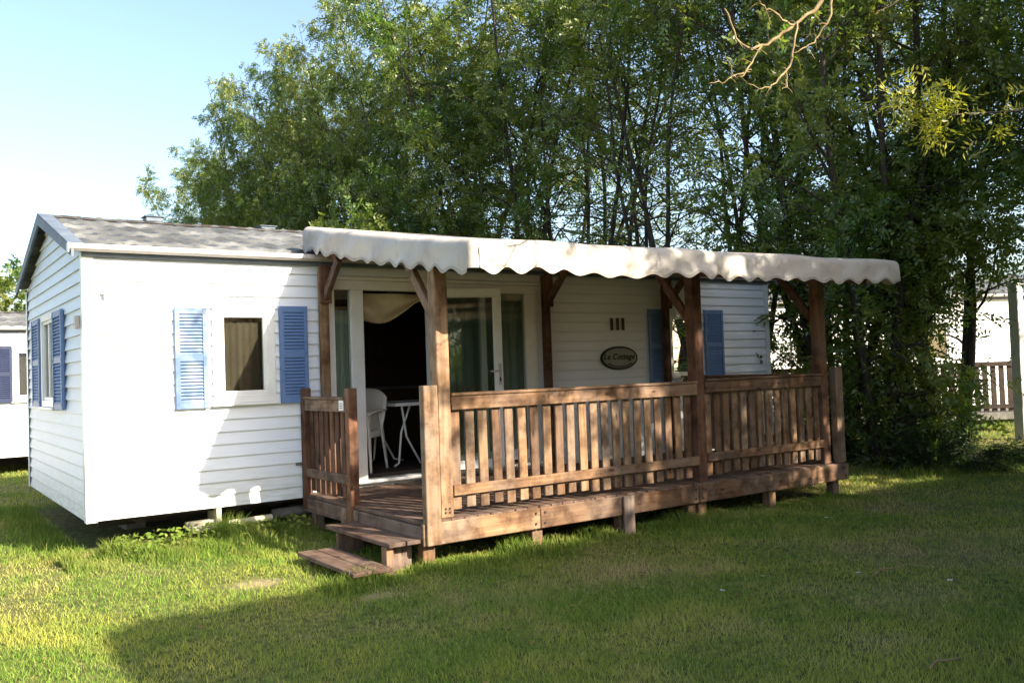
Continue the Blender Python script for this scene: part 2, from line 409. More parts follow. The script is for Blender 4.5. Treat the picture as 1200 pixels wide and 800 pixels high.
def window(root, T, g0, g1, z0, z1, trim=0.09, blind='blind', bars=0, sash=0.035):
    f = MB()
    ring(f, T, g0-trim-sash, g1+trim+sash, z0-trim-sash, z1+trim+sash, trim, -0.05, 0.032)
    ring(f, T, g0-sash, g1+sash, z0-sash, z1+sash, sash, -0.04, 0.017)
    f.box(g0-trim-sash-0.02, g1+trim+sash+0.02, -0.01, 0.06, z0-trim-sash-0.028, z0-trim-sash-0.002, T)
    for k in range(bars):
        u = g0 + (g1-g0)*(k+1)/(bars+1); f.box(u-0.018, u+0.018, -0.034, 0.012, z0, z1, T)
    fo = f.build('window', 'white', root, bevel=0.004)
    box(g0, g1, -0.012, -0.006, z0, z1, T).build('pane', 'glass', fo)
    if blind:
        mb = MB(); mb.grid(lambda a, b: T(g0-0.02+(g1-g0+0.04)*a, -0.07-0.006*math.sin(a*40), z0-0.02+(z1-z0+0.04)*b), 40, 1)
        mb.build('blind', blind, fo, smooth=True)
    return fo
def shutter(root, T, x0, x1, z0, z1, mat='blue', label=None):
    m = MB(); w_ = 0.042; d0, d1 = 0.02, 0.048
    m.box(x0, x0+w_, d0, d1, z0, z1, T); m.box(x1-w_, x1, d0, d1, z0, z1, T)
    zm = z0+(z1-z0)*0.5
    for a, b in ((z0, z0+0.06), (zm-0.03, zm+0.03), (z1-0.06, z1)): m.box(x0+w_, x1-w_, d0, d1-0.004, a, b, T)
    for a, b in ((z0+0.06, zm-0.03), (zm+0.03, z1-0.06)):
        n = max(3, int(round((b-a)/0.033))); h = (b-a)/n
        for k in range(n):
            zz = a+k*h
            m.quad(T(x0+w_, d1-0.004, zz+0.002), T(x1-w_, d1-0.004, zz+0.002), T(x1-w_, d0+0.004, zz+h*0.95), T(x0+w_, d0+0.004, zz+h*0.95))
            m.quad(T(x0+w_, d1-0.004, zz+0.002), T(x1-w_, d1-0.004, zz+0.002), T(x1-w_, d1-0.010, zz-0.003), T(x0+w_, d1-0.010, zz-0.003))
    m.box(x0+0.01, x1-0.01, d0-0.012, d0-0.004, z0+0.01, z1-0.01, T)
    # fixing screws
    for u in (x0+0.02, x1-0.02):
        for z in (z0+0.05, zm, z1-0.05): m.box(u-0.008, u+0.008, d1, d1+0.004, z-0.008, z+0.008, T)
    return tag(m.build('shutter', mat, root), label)
def roof_half(mb, x0, x1, ye, ze, yr, zr, nx, course):
    ln = math.hypot(yr-ye, zr-ze); n = int(ln/course)
    nrm = Vector((0, -(zr-ze), (yr-ye)*(1 if yr > ye else -1))).normalized()
    if nrm.z < 0: nrm = -nrm
    rows = []
    for k in range(n+1):
        t0 = k*course/ln; t1 = min((k+1)*course/ln, 1.0)
        if t1-t0 < 1e-3: break
        rows += [(t0, 0.032), (t0+(t1-t0)*0.5, 0.016), (t1-1e-4, 0.0)]
    b = len(mb.v)
    for t, hgt in rows:
        for i in range(nx+1):
            x = x0+(x1-x0)*i/nx; ph = x/0.21*2*math.pi
            wv = 0.017*max(0, math.sin(ph))**0.8 + 0.004*math.sin(3.1*x)
            p = Vector((x, ye+(yr-ye)*t, ze+(zr-ze)*t)) + nrm*(hgt+wv)
            mb.v.append(tuple(p))
    m = nx+1
    for r in range(len(rows)-1):
        for i in range(nx):
            a = b+r*m+i; mb.f.append((a, a+1, a+m+1, a+m))
def home_shell(root, L, W, H, RZ, fo, lo_, mat='siding', lining=True, right=(), course=0.34, nx=None):
    TF = lambda u, d, z: (u, -d, z); TL = lambda u, d, z: (-d, u, z)
    TR = lambda u, d, z: (L+d, u, z); TB = lambda u, d, z: (u, W+d, z)
    sl_ = (RZ-H)/(W/2)
    g_lo = lambda z: 0.0 if z <= H else (z-H)/sl_
    g_hi = lambda z: W if z <= H else W-(z-H)/sl_
    mb = MB()
    siding(mb, TF, L, H, fo); siding(mb, TB, L, H)
    siding(mb, TL, W, H, lo_, lo=g_lo, hi=g_hi, top=RZ-0.03); siding(mb, TR, W, H, right, lo=g_lo, hi=g_hi, top=RZ-0.03)
    wall = mb.build('wall', mat, root)
    for (x, y) in ((0, 0), (L, 0), (0, W), (L, W)):
        t = MB(); sx = -1 if x == 0 else 1; sy = -1 if y == 0 else 1
        xa, xb = sorted((x+sx*0.022, x-sx*0.075)); ya, yb = sorted((y+sy*0.0225, y+sy*0.0175))
        t.box(xa, xb, ya, yb, -0.012, H)
        xa, xb = sorted((x+sx*0.022, x+sx*0.0175)); ya, yb = sorted((y+sy*0.0174, y-sy*0.075))
        t.box(xa, xb, ya, yb, -0.012, H)
        t.build('corner_trim', 'white', root, bevel=0.003)
    if lining:
        l = MB(); i = 0.075
        plate_with_holes(l, TF, -i, 0.07, L-0.07, 0, H, fo); plate_with_holes(l, TL, -i, 0.07, W-0.07, 0, H, lo_)
        plate_with_holes(l, TR, -i, 0.07, W-0.07, 0, H, right); plate_with_holes(l, TB, -i, 0.07, L-0.07, 0, H, ())
        l.quad((0.05, 0.05, H-0.02), (L-0.05, 0.05, H-0.02), (L-0.05, W-0.05, H-0.02), (0.05, W-0.05, H-0.02))
        for o, T in [(o, TF) for o in fo] + [(o, TL) for o in lo_]:
            for (a, b) in (((o[0], o[2]), (o[1], o[2])), ((o[0], o[3]), (o[1], o[3])), ((o[0], o[2]), (o[0], o[3])), ((o[1], o[2]), (o[1], o[3]))):
                l.quad(T(a[0], 0, a[1]), T(b[0], 0, b[1]), T(b[0], -i, b[1]), T(a[0], -i, a[1]))
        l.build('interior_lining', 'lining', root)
    box(0.06, L-0.06, 0.1, W-0.06, -0.04, 0.15).build('floor', 'dark', root)
    # roof
    eo = 0.11; go = 0.10
    r = MB(); ye = -eo; ze = H+0.055-sl_*eo; yr = W/2; zr = RZ+0.05
    n_ = nx or int(L/0.19*8)
    roof_half(r, -go, L+go, ye, ze, yr, zr, n_, course); roof_half(r, -go, L+go, W+eo, ze, yr, zr, max(60, n_//4), course)
    rf = r.build('roof', 'roof', root, smooth=False)
    rc = MB(); rc.grid(lambda a, b: (-go+(L+2*go)*a, yr+0.11*math.cos(math.pi*b), zr-0.012+0.042*math.sin(math.pi*b)+0.004*math.sin(a*70)), 90, 6)
    rc.build('ridge_cap', 'dark', rf, smooth=True)
    for vx in (1.05, 2.38):
        if vx < L:
            v = MB(); hv = 0.07 if vx < 2 else 0.045; v.box(vx-0.08, vx+0.10, yr-0.08, yr+0.08, zr+0.02, zr+hv); v.box(vx-0.10, vx+0.12, yr-0.10, yr+0.10, zr+hv+0.001, zr+hv+0.013)
            v.build('roof_vent', 'fascia', rf, bevel=0.008)
    # bargeboards on the gables
    for x in (-go-0.02, L+go+0.0):
        f = MB()
        for (y0, y1) in ((-eo-0.03, yr), (W+eo+0.03, yr)):
            z0 = ze-0.008; z1 = zr+0.035; q = 0.12
            a = [(x, y0, z0+0.03), (x, y1, z1), (x, y1, z1-q), (x, y0, z0-q+0.06)]
            b = [(x+0.022, *p[1:]) for p in a]
            f.quad(*a); f.quad(*reversed(b))
            for i in range(4): f.quad(a[i], b[i], b[(i+1) % 4], a[(i+1) % 4])
            f.quad(*[(xx, yy, zz) for xx, yy, zz in ((x, y0, z0+0.035), (x+0.13, y0, z0+0.035), (x+0.13, y1, z1+0.008), (x, y1, z1+0.008))])
        f.build('bargeboard', 'fascia', root)
    # gutter and eaves boards, whose grey stands for the shadow line beneath it
    e = MB(); e.box(-0.02, L+0.02, -0.05, -0.024, H-0.03, H+0.035); e.box(-0.02, L+0.02, W+0.024, W+0.05, H-0.05, H+0.035)
    e.build('eaves_board', 'fascia', root)
    g = MB()
    prof = [(-0.052, 0.045), (-0.052, -0.015), (-0.075, -0.028), (-0.12, -0.028), (-0.148, -0.008), (-0.148, 0.03), (-0.138, 0.036), (-0.138, 0.0), (-0.12, -0.02), (-0.075, -0.02), (-0.058, -0.01)]
    for a, b in zip(prof[:-1], prof[1:]):
        g.quad((-0.14, a[0], H+0.035+a[1]), (L+0.1, a[0], H+0.035+a[1]), (L+0.1, b[0], H+0.035+b[1]), (-0.14, b[0], H+0.035+b[1]))
    g.box(-0.146, -0.138, -0.15, -0.05, H-0.012, H+0.075)
    g.build('gutter', 'gutter', root)
    return TF, TL

def chassis(root, L, W):
    c = MB()
    for y in (1.0, W-0.75): c.box(0.25, L-0.2, y-0.04, y+0.04, -0.2, -0.06)
    for x in np.arange(0.5, L, 0.9): c.box(x-0.03, x+0.03, 0.25, W-0.25, -0.1, -0.062)
    c.build('chassis', 'dark', root)
    for x in (0.7, 2.6, L*0.55, L-1.0):
        for y in (1.6, W-0.75):
            box(x-0.1, x+0.1, y-0.2, y+0.2, GZ-0.03, -0.2).build('support_block', 'block', root, bevel=0.01)
    for y in (0.7, W-0.5):
        for x in (L*0.5, L*0.5+0.8):
            t = MB(); t.tube([(x, y-0.09, GZ+0.27), (x, y+0.09, GZ+0.27)], 0.27, 24)
            wo = t.build('wheel', 'rubber', root, bevel=0.02)

# ---- the main home
L, W, H, RZ = 9.32, 3.88, 2.40, 2.98
home = thing('mobile_home', (0, 0, 0), 'white clapboard mobile home with open glazed patio door and blue louvred shutters', 'mobile home')
PAT = (2.30, 5.03, 0.10, 2.22)
W1 = (1.24, 1.63, 1.11, 1.83); W2 = (7.335, 7.80, 1.12, 1.84); WG = (1.75, 2.45, 1.10, 1.90)
tr_ = 0.10
FO = [(W1[0]-.03, W1[1]+.03, W1[2]-.03, W1[3]+.03), PAT, (W2[0]-.03, W2[1]+.03, W2[2]-.03, W2[3]+.03)]
LO = [(WG[0]-.03, WG[1]+.03, WG[2]-.03, WG[3]+.03)]
TF, TL = home_shell(home, L, W, H, RZ, FO, LO)
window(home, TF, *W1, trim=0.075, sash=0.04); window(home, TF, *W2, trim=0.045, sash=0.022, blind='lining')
window(home, TL, *WG, trim=0.07, blind='net', bars=1)
shutter(home, TF, 0.77, 1.07, 0.96, 1.92, 'blue_worn', 'sun-bleached blue louvred shutter')
shutter(home, TF, 1.79, 2.085, 0.965, 1.945); shutter(home, TF, 6.87, 7.15, 0.98, 1.97); shutter(home, TF, 7.94, 8.31, 0.98, 1.97)
shutter(home, TL, 1.03, 1.60, 0.98, 1.98); shutter(home, TL, 2.62, 3.22, 0.99, 1.99)
chassis(home, L, W)
# drawbar bracket and tube that show under the front corner
k = MB(); k.tube([(1.22, -0.06, -0.16), (1.66, -0.03, -0.155)], 0.034, 12); k.build('drawbar_tube', 'tube', home, smooth=False)
k = MB(); k.box(1.13, 1.18, 0.0, 0.3, -0.2, -0.005); k.box(0.86, 1.13, 0.05, 0.12, -0.2, -0.12); k.tube([(0.9, 0.02, -0.19), (1.1, 0.0, -0.21)], 0.04, 10)
k.build('jockey_bracket', 'tube', home, bevel=0.005)
k = MB(); k.tube([(1.75, 0.2, -0.16), (3.2, 0.2, -0.14)], 0.05, 12); k.build('waste_pipe', 'block', home, smooth=True)
k = MB(); k.box(1.93, 2.02, 0.016, 0.03, 0.33, 0.36, TF); k.build('wall_vent', 'block', home, bevel=0.003)
k = MB(); k.box(0.14, 0.2, 0.016, 0.035, 2.03, 2.06, TF); k.box(0.155, 0.185, 0.03, 0.06, 2.0, 2.035, TF); k.build('wall_hook', 'gutter', home, bevel=0.003)
k = MB(); k.box(0.12, 0.19, 0.014, 0.06, 1.73, 1.85, TL); k.build('socket_box', 'gutter', home, bevel=0.006)

# ---- patio door unit
f = MB(); d0, d1 = -0.06, 0.03
f.box(2.31, 5.02, d0, d1, 2.13, 2.23, TF); f.box(2.31, 2.395, d0, d1, 0.11, 2.13, TF); f.box(2.58, 2.725, d0, d1, 0.11, 2.13, TF)
f.box(3.52, 3.62, d0, d1, 0.11, 2.13, TF); f.box(4.86, 5.02, d0, d1, 0.11, 2.13, TF)
f.box(2.395, 2.58, d0, d1-0.004, 0.16, 0.30, TF); f.box(3.62, 4.86, d0, d1-0.004, 0.16, 0.28, TF); f.box(4.22, 4.29, d0, d1-0.006, 0.28, 2.13, TF)
f.box(2.25, 5.08, 0.0, 0.036, 2.232, 2.27, TF)
pf = f.build('door_frame', 'white', home, bevel=0.005)
k = MB(); k.box(2.29, 5.05, -0.16, 0.075, 0.075, 0.112, TF); k.build('threshold', 'white', home, bevel=0.008)
for a, b, z in ((2.395, 2.58, 0.30), (3.62, 4.22, 0.28), (4.29, 4.86, 0.28)):
    box(a, b, -0.02, -0.012, z, 2.13, TF).build('fixed_pane', 'glass', pf)
mb = MB(); mb.grid(lambda a, b: (2.36+0.25*a, 0.13+0.012*math.sin(a*22), 0.2+1.72*b), 30, 1); mb.build('side_curtain', 'net', home, smooth=True)
mb = MB(); mb.grid(lambda a, b: (3.72+1.2*a, 0.15+0.02*math.sin(a*60), 0.2+1.95*b), 150, 1); mb.build('side_curtain', 'net', home, smooth=True)
# door leaf, swung out against the fixed light
hg = Vector((3.55, -0.045, 0)); ang = R(17.5)
ud = Vector((math.cos(ang), -math.sin(ang), 0)); nd = Vector((-math.sin(ang), -math.cos(ang), 0))
TD = lambda u, d, z: tuple(hg + ud*u + nd*d + Vector((0, 0, z)))
f = MB(); ring(f, TD, 0.0, 0.80, 0.13, 2.155, 0.085, 0.0, 0.055); ring(f, TD, 0.085, 0.715, 0.215, 2.07, 0.014, 0.008, 0.047)
leaf = f.build('door_leaf', 'white', home, bevel=0.005)
box(0.1, 0.70, 0.022, 0.03, 0.23, 2.056, TD).build('leaf_pane', 'glass', leaf)
k = MB(); k.box(0.745, 0.775, 0.056, 0.064, 1.06, 1.30, TD); k.bar(TD(0.76, 0.06, 1.22), TD(0.76, 0.115, 1.22), 0.018, 0.018); k.bar(TD(0.77, 0.108, 1.22), TD(0.635, 0.108, 1.215), 0.02, 0.02)
k.build('handle', 'gutter', leaf, bevel=0.004)
k = MB(); k.box(0.752, 0.768, 0.0645, 0.068, 1.10, 1.145, TD); k.build('keyhole', 'ink', leaf)
for z in (0.4, 1.2, 1.95): MB().tube([TD(-0.012, 0.03, z-0.05), TD(-0.012, 0.03, z+0.05)], 0.011, 8).build('hinge', 'steel', leaf)

# ------------------------------------------------------------------ drape in the doorway
mb = MB()
def dr(a, b):
    x = 2.745+0.78*a; sag = 0.27-0.21*a**1.6 + 0.10*math.sin(math.pi*min(1, a*1.15))
    z = 2.11 - sag*b
    y = 0.10 + 0.05*math.sin(b*7+a*2.5)*b + 0.03*math.sin(a*9-b*4)
    return (x, y, z)
mb.grid(dr, 48, 14)
c = mb.build('door_drape', 'beige', None, smooth=True, loc=(3.1, 0.1, 2.11), solid=0.006)
tag(c, 'beige cloth drape gathered up across the top of the open doorway', 'curtain')

# ------------------------------------------------------------------ awning
AX0w, AX0f, AX1 = 2.20, 2.16, 7.62
AYW, AYF = 0.12, -3.12
AZW, AZF0, AZF1 = 2.80, 2.22, 2.275
def atop(a, b):       # a along x, b from wall (0) to front (1)
    x = (AX0w*(1-b)+AX0f*b)*(1-a)+AX1*a
    y = AYW+(AYF-AYW)*b
    z = AZW+((AZF0*(1-a)+AZF1*a)-AZW)*b
    z += -0.028*math.sin(math.pi*b)*(0.6+0.4*math.cos(a*math.pi*2*5)) + 0.01*math.sin(a*23+b*5)*b
    return (x, y, z)
awn = thing('awning', (4.9, -1.5, GZ), 'long cream canopy with scalloped valance over the wooden terrace', 'awning')
mb = MB(); mb.grid(atop, 120, 24); mb.build('canopy_sheet', 'canopy', awn, smooth=True)
def scallop(s, period=0.285):
    s2_ = s+0.05*math.sin(s*1.9+0.5)
    return 0.04-(0.042+0.014*math.sin(s*2.7+1))*(math.cos(2*math.pi*s2_/period)*0.5+0.5)
def vfold(s, q):
    return 0.014*math.sin(2*math.pi*s/0.57+0.6+0.8*math.sin(s*1.3))*q + 0.012*math.sin(s*3.7)*q + 0.010*math.sin(s*9.1+q*4)*math.sin(q*3.14)
Lf = AX1-AX0f
RC = 0.07
def vrow(q, drop):     # q 0..1 down the valance -> outward offset and fall (rounded shoulder first)
    if q < 0.3:
        t = q/0.3*math.pi/2; return RC*math.sin(t), RC*(1-math.cos(t))
    t = (q-0.3)/0.7; return RC+0.01*t, RC+(drop-RC)*t
def front(a, q):
    p = Vector(atop(a, 1.0)); s = a*Lf
    o, fz = vrow(q, 0.232+scallop(s))
    return (p.x, p.y-o-vfold(s, q), p.z-fz)
mb = MB(); mb.grid(front, 420, 12); mb.build('front_valance', 'canopy', awn, smooth=True)
mb = MB(); mb.grid(lambda a, q: (lambda P: (P[0], P[1]-0.004, P[2]-0.002*q))(front(a, 0.91+0.092*q)), 420, 1); mb.build('hem', 'hem', awn, smooth=True)
def side(x_sign):
    def fn(b, q):
        p = Vector(atop(0.0 if x_sign < 0 else 1.0, b)); s = b*3.35
        o, fz = vrow(q, 0.232+scallop(s))
        z = p.z-fz
        return (p.x+x_sign*(o*0.9+vfold(s, q)), p.y, z)
    return fn
for sg in (-1, 1):
    mb = MB(); mb.grid(side(sg), 220, 12); mb.build('side_valance', 'canopy', awn, smooth=True)
    mb = MB(); mb.grid(lambda b, q, sg=sg: (lambda P: (P[0]+sg*0.004, P[1], P[2]-0.002*q))(side(sg)(b, 0.91+0.092*q)), 220, 1); mb.build('hem', 'hem', awn, smooth=True)
# rounded vertical corners closing the valance
for sg, a in ((-1, 0.0), (1, 1.0)):
    mb = MB()
    def cr(t, q, sg=sg, a=a):
        p = Vector(atop(a, 1.0)); s = 0 if sg < 0 else Lf
        o, fz = vrow(q, 0.232+(scallop(s)))
        th = t*math.pi/2
        return (p.x+sg*o*math.sin(th)*0.95, p.y-o*math.cos(th), p.z-fz)
    mb.grid(cr, 6, 12); mb.build('corner_gusset', 'canopy', awn, smooth=True)
for x in (AX0f+0.95, AX0f+1.87, AX0f+2.6, AX0f+3.5, AX0f+4.45):
    a = (x-AX0f)/Lf; p = atop(a, 1.0)
    mb = MB(); mb.grid(lambda u, q: (lambda P: (P[0], P[1]-0.004, P[2]))(front(a+(u-0.5)*0.006, q)), 1, 12); mb.build('seam_strip', 'canopy', awn, smooth=True)

# ------------------------------------------------------------------ terrace
DX0, DX1, DY, DZ = 2.0, 7.50, -2.49, 0.045
ter = thing('wooden_terrace', (4.75, -1.25, GZ), 'raised brown timber terrace with slatted railings and roof posts', 'terrace')
mb = MB(); x = DX0+0.01; i = 0
while x < DX1-0.06:
    wd_ = 0.118; j = random.uniform(-0.003, 0.003)
    mb.box(x, min(x+wd_, DX1-0.005), DY-0.02+random.uniform(-.006, .006), -0.03, DZ-0.034+j, DZ+j); x += 0.126
mb.build('floorboards', 'deck_y', ter, bevel=0.004)
for a, b in ((1.985, 3.13), (3.136, 5.075), (5.081, 7.505)):
    box(a, b, DY-0.045, DY, -0.145, 0.03 if a < 5 else 0.035).build('front_beam', 'wood_x', ter, bevel=0.006)
box(1.99, 2.03, DY+0.004, -1.34, -0.10, 0.005).build('side_beam', 'deck_y', ter, bevel=0.005)
box(2.0, 2.04, -1.3, -0.03, -0.13, 0.005).build('side_beam', 'deck_y', ter, bevel=0.005)
box(7.46, 7.5, DY+0.004, -0.03, -0.13, 0.005).build('side_beam', 'deck_y', ter, bevel=0.005)
mb = MB()
for y in (-1.9, -1.3, -0.7, -0.12): mb.box(2.05, 7.45, y-0.03, y+0.03, -0.12, 0.005)
mb.build('joist', 'deck_x', ter)
for x in (2.06, 3.13, 4.13, 5.02, 5.17, 6.23, 7.33):
    box(x-0.055, x+0.055, DY+0.006, DY+0.10, GZ-0.06, 0.0 if x != 4.13 else 0.0).build('support_leg', 'wood_z', ter, bevel=0.006)
for x in (2.08, 4.1, 6.2, 7.35):
    for y in (-1.28, -0.2):
        box(x-0.05, x+0.05, y-0.05, y+0.05, GZ-0.06, -0.12).build('support_leg', 'deck_z', ter, bevel=0.006)
box(4.065, 4.195, DY-0.075, DY-0.047, GZ-0.05, 0.03).build('support_leg', 'deck_z', ter, bevel=0.006)
# roof posts, rafters and braces
PX = (2.25, 5.225, 7.23); PY = -2.41
QX = (2.245, 5.12, 7.13); QY = -0.085
mats = ('wood_z', 'stain_z', 'stain_z')
for i in range(3):
    x = PX[i]
    ztop = 2.13
    box(x-0.06, x+0.06, PY-0.06, PY+0.06, DZ, ztop).build('roof_post', mats[i], ter, bevel=0.007)
    qx = QX[i]; box(qx-0.045, qx+0.045, QY-0.045, QY+0.03, DZ, 2.36).build('roof_post', ('wood_z', 'stain_z', 'stain_z')[i], ter, bevel=0.006)
    m = MB(); m.bar((qx+0.07, -0.06, 2.50), (x+0.07, -3.0, 2.085), 0.045, 0.12); m.build('rafter', 'stain_y', ter, bevel=0.005)
    m = MB(); m.bar((x, PY+0.05, 1.66), (x, PY+0.50, 2.20), 0.055, 0.085); m.build('brace', ('wood_z', 'stain_z', 'stain_z')[i], ter, bevel=0.005)
    m = MB(); m.bar((qx, QY-0.03, 2.0), (qx, QY-0.42, 2.38), 0.055, 0.085); m.build('brace', ('stain_z', 'stain_z', 'stain_z')[i], ter, bevel=0.005)
    box(qx-0.06, qx+0.06, QY-0.09, QY-0.046, 1.97, 2.36).build('post_cleat', 'stain_z', ter, bevel=0.005)
m = MB(); m.bar((2.15, PY-0.02, 2.19), (7.6, PY-0.02, 2.24), 0.12, 0.09); m.build('roof_beam', 'stain_x', ter, bevel=0.006)
m = MB(); m.bar((2.15, -3.06, 2.09), (7.66, -3.06, 2.17), 0.04, 0.06); m.build('roof_beam', 'stain_x', ter, bevel=0.004)
m = MB(); m.bar((2.15, -0.06, 2.56), (7.6, -0.06, 2.58), 0.04, 0.09); m.build('roof_beam', 'stain_x', ter, bevel=0.004)

def rail_section(T, u0, u1, mat_r, mat_b, us, cap=True, z_top=1.045, lo=0.215, zb=0.10):
    m = MB(); m.box(u0, u1, 0.0, 0.036, z_top-0.135, z_top-0.022, T)
    if cap: m.box(u0, u1, -0.06, 0.05, z_top-0.02, z_top+0.004, T)
    s = m.build('railing', mat_r, ter, bevel=0.005)
    box(u0, u1, 0.0, 0.034, lo, lo+0.085, T).build('bottom_rail', mat_r, s, bevel=0.005)
    for u in us:
        wv = random.uniform(-0.004, 0.004); h_ = random.uniform(-0.012, 0.012); tl = random.uniform(-0.006, 0.006)
        b = MB(); hw = 0.043
        b.v = [tuple(T(uu+wv+(tl if z > 0.5 else -tl), d, z)) for z in (zb+h_, z_top-0.03) for d in (-0.027, -0.003) for uu in (u-hw, u+hw)]
        b.f = [(0,1,3,2), (4,6,7,5), (0,4,5,1), (2,3,7,6), (0,2,6,4), (1,5,7,3)]
        bo = b.build('baluster', mat_b, s, bevel=0.004)
TFR = lambda u, d, z: (u, PY-0.035-d, z)      # front run, d towards the viewer
rail_section(TFR, 2.313, 5.163, 'wood_x', 'wood_z', [2.365+0.1345*k for k in range(21)])
rail_section(TFR, 5.287, 7.168, 'wood_x', 'wood_z', [5.35+0.1345*k for k in range(14)], z_top=1.06, lo=0.235)
TSL = lambda u, d, z: (2.03-d, u, z)
rail_section(TSL, -1.10, -0.13, 'deck_y', 'stain_z', [-0.20-0.125*k for k in range(8)], z_top=1.02, lo=0.22, zb=0.08)
TSR = lambda u, d, z: (7.42+d, u, z)
rail_section(TSR, -2.36, -0.10, 'wood_y', 'wood_z', [-2.25+0.15*k for k in range(15)], z_top=1.06, lo=0.235)
box(7.36, 7.49, DY-0.03, DY+0.055, DZ, 1.13).build('newel_post', 'wood_z', ter, bevel=0.006)
box(2.005, 2.135, DY-0.075, DY+0.0, -0.14, 1.12).build('newel_post', 'wood_z', ter, bevel=0.006)
box(1.985, 2.075, -1.20, -1.115, -0.20, 1.105).build('newel_post', 'stain_z', ter, bevel=0.006)
box(1.99, 2.07, -0.125, -0.03, -0.10, 1.11).build('newel_post', 'stain_z', ter, bevel=0.006)
box(1.972, 2.03, -1.07, -1.0, -0.17, 0.0).build('support_leg', 'deck_z', ter, bevel=0.005)
m = MB(); m.box(1.984, 1.992, -1.085, -0.99, 0.90, 0.995); to = m.build('number_tag', 'white', ter, bevel=0.001)
m = MB()
for zz, ww in ((0.965, 0.022), (0.945, 0.03), (0.925, 0.026)): m.box(1.9815, 1.9838, -1.038-ww, -1.038+ww, zz-0.004, zz+0.004)
m.build('tag_mark', 'block', to)
# bolts on the beam ends
m = MB()
for x in (2.03, 3.08, 3.18, 5.03, 5.13, 7.44):
    for z in (-0.10, -0.01): m.tube([(x, DY-0.046, z), (x, DY-0.052, z)], 0.011, 8)
for z in (0.09, 0.12): 
    for dx in (-.02, .02): m.tube([(PX[0]+dx, PY-0.061, z), (PX[0]+dx, PY-0.067, z)], 0.009, 8)
m.build('bolt', 'dark', ter)

# ------------------------------------------------------------------ steps
st = thing('wooden_steps', (1.7, -1.9, GZ), 'two weathered plank steps leading up to the terrace opening', 'steps')
for (x0, x1, y0, y1, z) in ((1.70, 2.0, -2.50, -1.27, -0.085), (1.34, 1.66, -2.62, -1.52, -0.235)):
    m = MB(); w3 = (x1-x0-0.012)/2
    m.box(x0, x0+w3, y0, y1, z-0.035, z); m.box(x1-w3, x1, y0, y1-0.01, z-0.035, z-0.002)
    m.build('tread', 'deck_y', st, bevel=0.005)
    for y in (y0+0.16, y1-0.16): box(x0+0.04, x1-0.03, y-0.022, y+0.022, GZ-0.05, z-0.037).build('stringer', 'deck_z', st, bevel=0.004)
box(1.70, 1.76, -2.45, -2.36, GZ-0.05, -0.122).build('stringer', 'wood_z', st, bevel=0.004)

# ------------------------------------------------------------------ signs on the wall
def text_mesh(body, size, shear=0.0, ext=0.004, offset=0.0):
    cu = bpy.data.curves.new('txt', 'FONT'); cu.body = body; cu.size = size; cu.shear = shear; cu.extrude = ext; cu.offset = offset; cu.space_character = 1.13 if len(body) > 3 else 1.0
    cu.align_x = 'CENTER'; cu.align_y = 'CENTER'
    o = bpy.data.objects.new('txt', cu); COL.objects.link(o)
    bpy.context.view_layer.update()
    me = bpy.data.meshes.new_from_object(o.evaluated_get(bpy.context.evaluated_depsgraph_get()))
    bpy.data.objects.remove(o); return me
def place_text(me, name, mat, parent, loc):
    o = bpy.data.objects.new(name, me); COL.objects.link(o); me.materials.append(M_[mat]); o.parent = parent
    o.rotation_euler = (R(90), 0, 0); o.location = Vector(loc)-OFF[parent.name]; return o
sg = thing('name_sign', (6.33, -0.02, 1.33), 'oval grey green sign with dark lettering on the wall under the awning', 'sign')
def ellipse(mb, cx, cz, rx, rz, y0, y1, n=48):
    a = [(cx+rx*math.cos(2*math.pi*i/n), y0, cz+rz*math.sin(2*math.pi*i/n)) for i in range(n)]
    b = [(x, y1, z) for x, _, z in a]
    mb.quad(*reversed(a)); mb.quad(*b)
    for i in range(n): mb.quad(a[i], a[(i+1) % n], b[(i+1) % n], b[i])
m = MB(); ellipse(m, 6.33, 1.33, 0.31, 0.152, -0.045, -0.015); m.build('sign_rim', 'ink', sg)
m = MB(); ellipse(m, 6.33, 1.33, 0.285, 0.128, -0.049, -0.0455); m.build('sign_plate', 'plate', sg)
place_text(text_mesh('Le Cottage', 0.104, 0.3, 0.002, 0.0024), 'lettering', 'ink', sg, (6.312, -0.052, 1.345))
m = MB()
for i in range(18):
    t0 = R(-145+110*i/18); t1 = R(-145+110*(i+1)/18)
    m.quad(*[(6.33+r*1.0*math.cos(t), -0.0515, 1.33+r*0.445*math.sin(t)) for r, t in ((0.235, t0), (0.268, t0), (0.268, t1), (0.235, t1))])
m.build('sign_flourish', 'ink', sg)
hn = thing('house_number', (6.33, -0.02, 1.76), 'three dark brown wooden digits 111 fixed above the oval sign', 'house number')
for i, x in enumerate((6.225, 6.325, 6.42)):
    place_text(text_mesh('1', 0.215, 0.0, 0.009, 0.006), 'digit', 'digit', hn, (x, -0.03, 1.76))

# ------------------------------------------------------------------ furniture in the doorway
ch = thing('plastic_chair', (3.02, 0.42, 0.15), 'white moulded plastic armchair just inside the open doorway', 'chair')
ca, sa = math.cos(R(222))*0.98, math.sin(R(222))*0.98
def TC(u, v, z): return (2.85+u*ca-v*sa, 0.52+u*sa+v*ca, 0.15+z*1.04)      # u to the front of the chair, v across
def cgrid(fn, nu, nv, name, th=0.012):
    m = MB(); m.grid(lambda a, b: TC(*fn(a, b)), nu, nv); return m.build(name, 'chair', ch, smooth=True, solid=th)
cgrid(lambda a, b: (-0.2+0.44*a, (b-0.5)*(0.44+0.04*a), 0.43+0.025*(a-0.4)**2-0.03*math.sin(math.pi*b)), 8, 8, 'seat')
cgrid(lambda a, b: (-0.20-0.14*b-0.05*math.sin(math.pi*a), (a-0.5)*(0.46+0.06*math.sin(b*2)), 0.42+0.46*b-0.10*abs(2*a-1)**3*b), 10, 8, 'backrest')
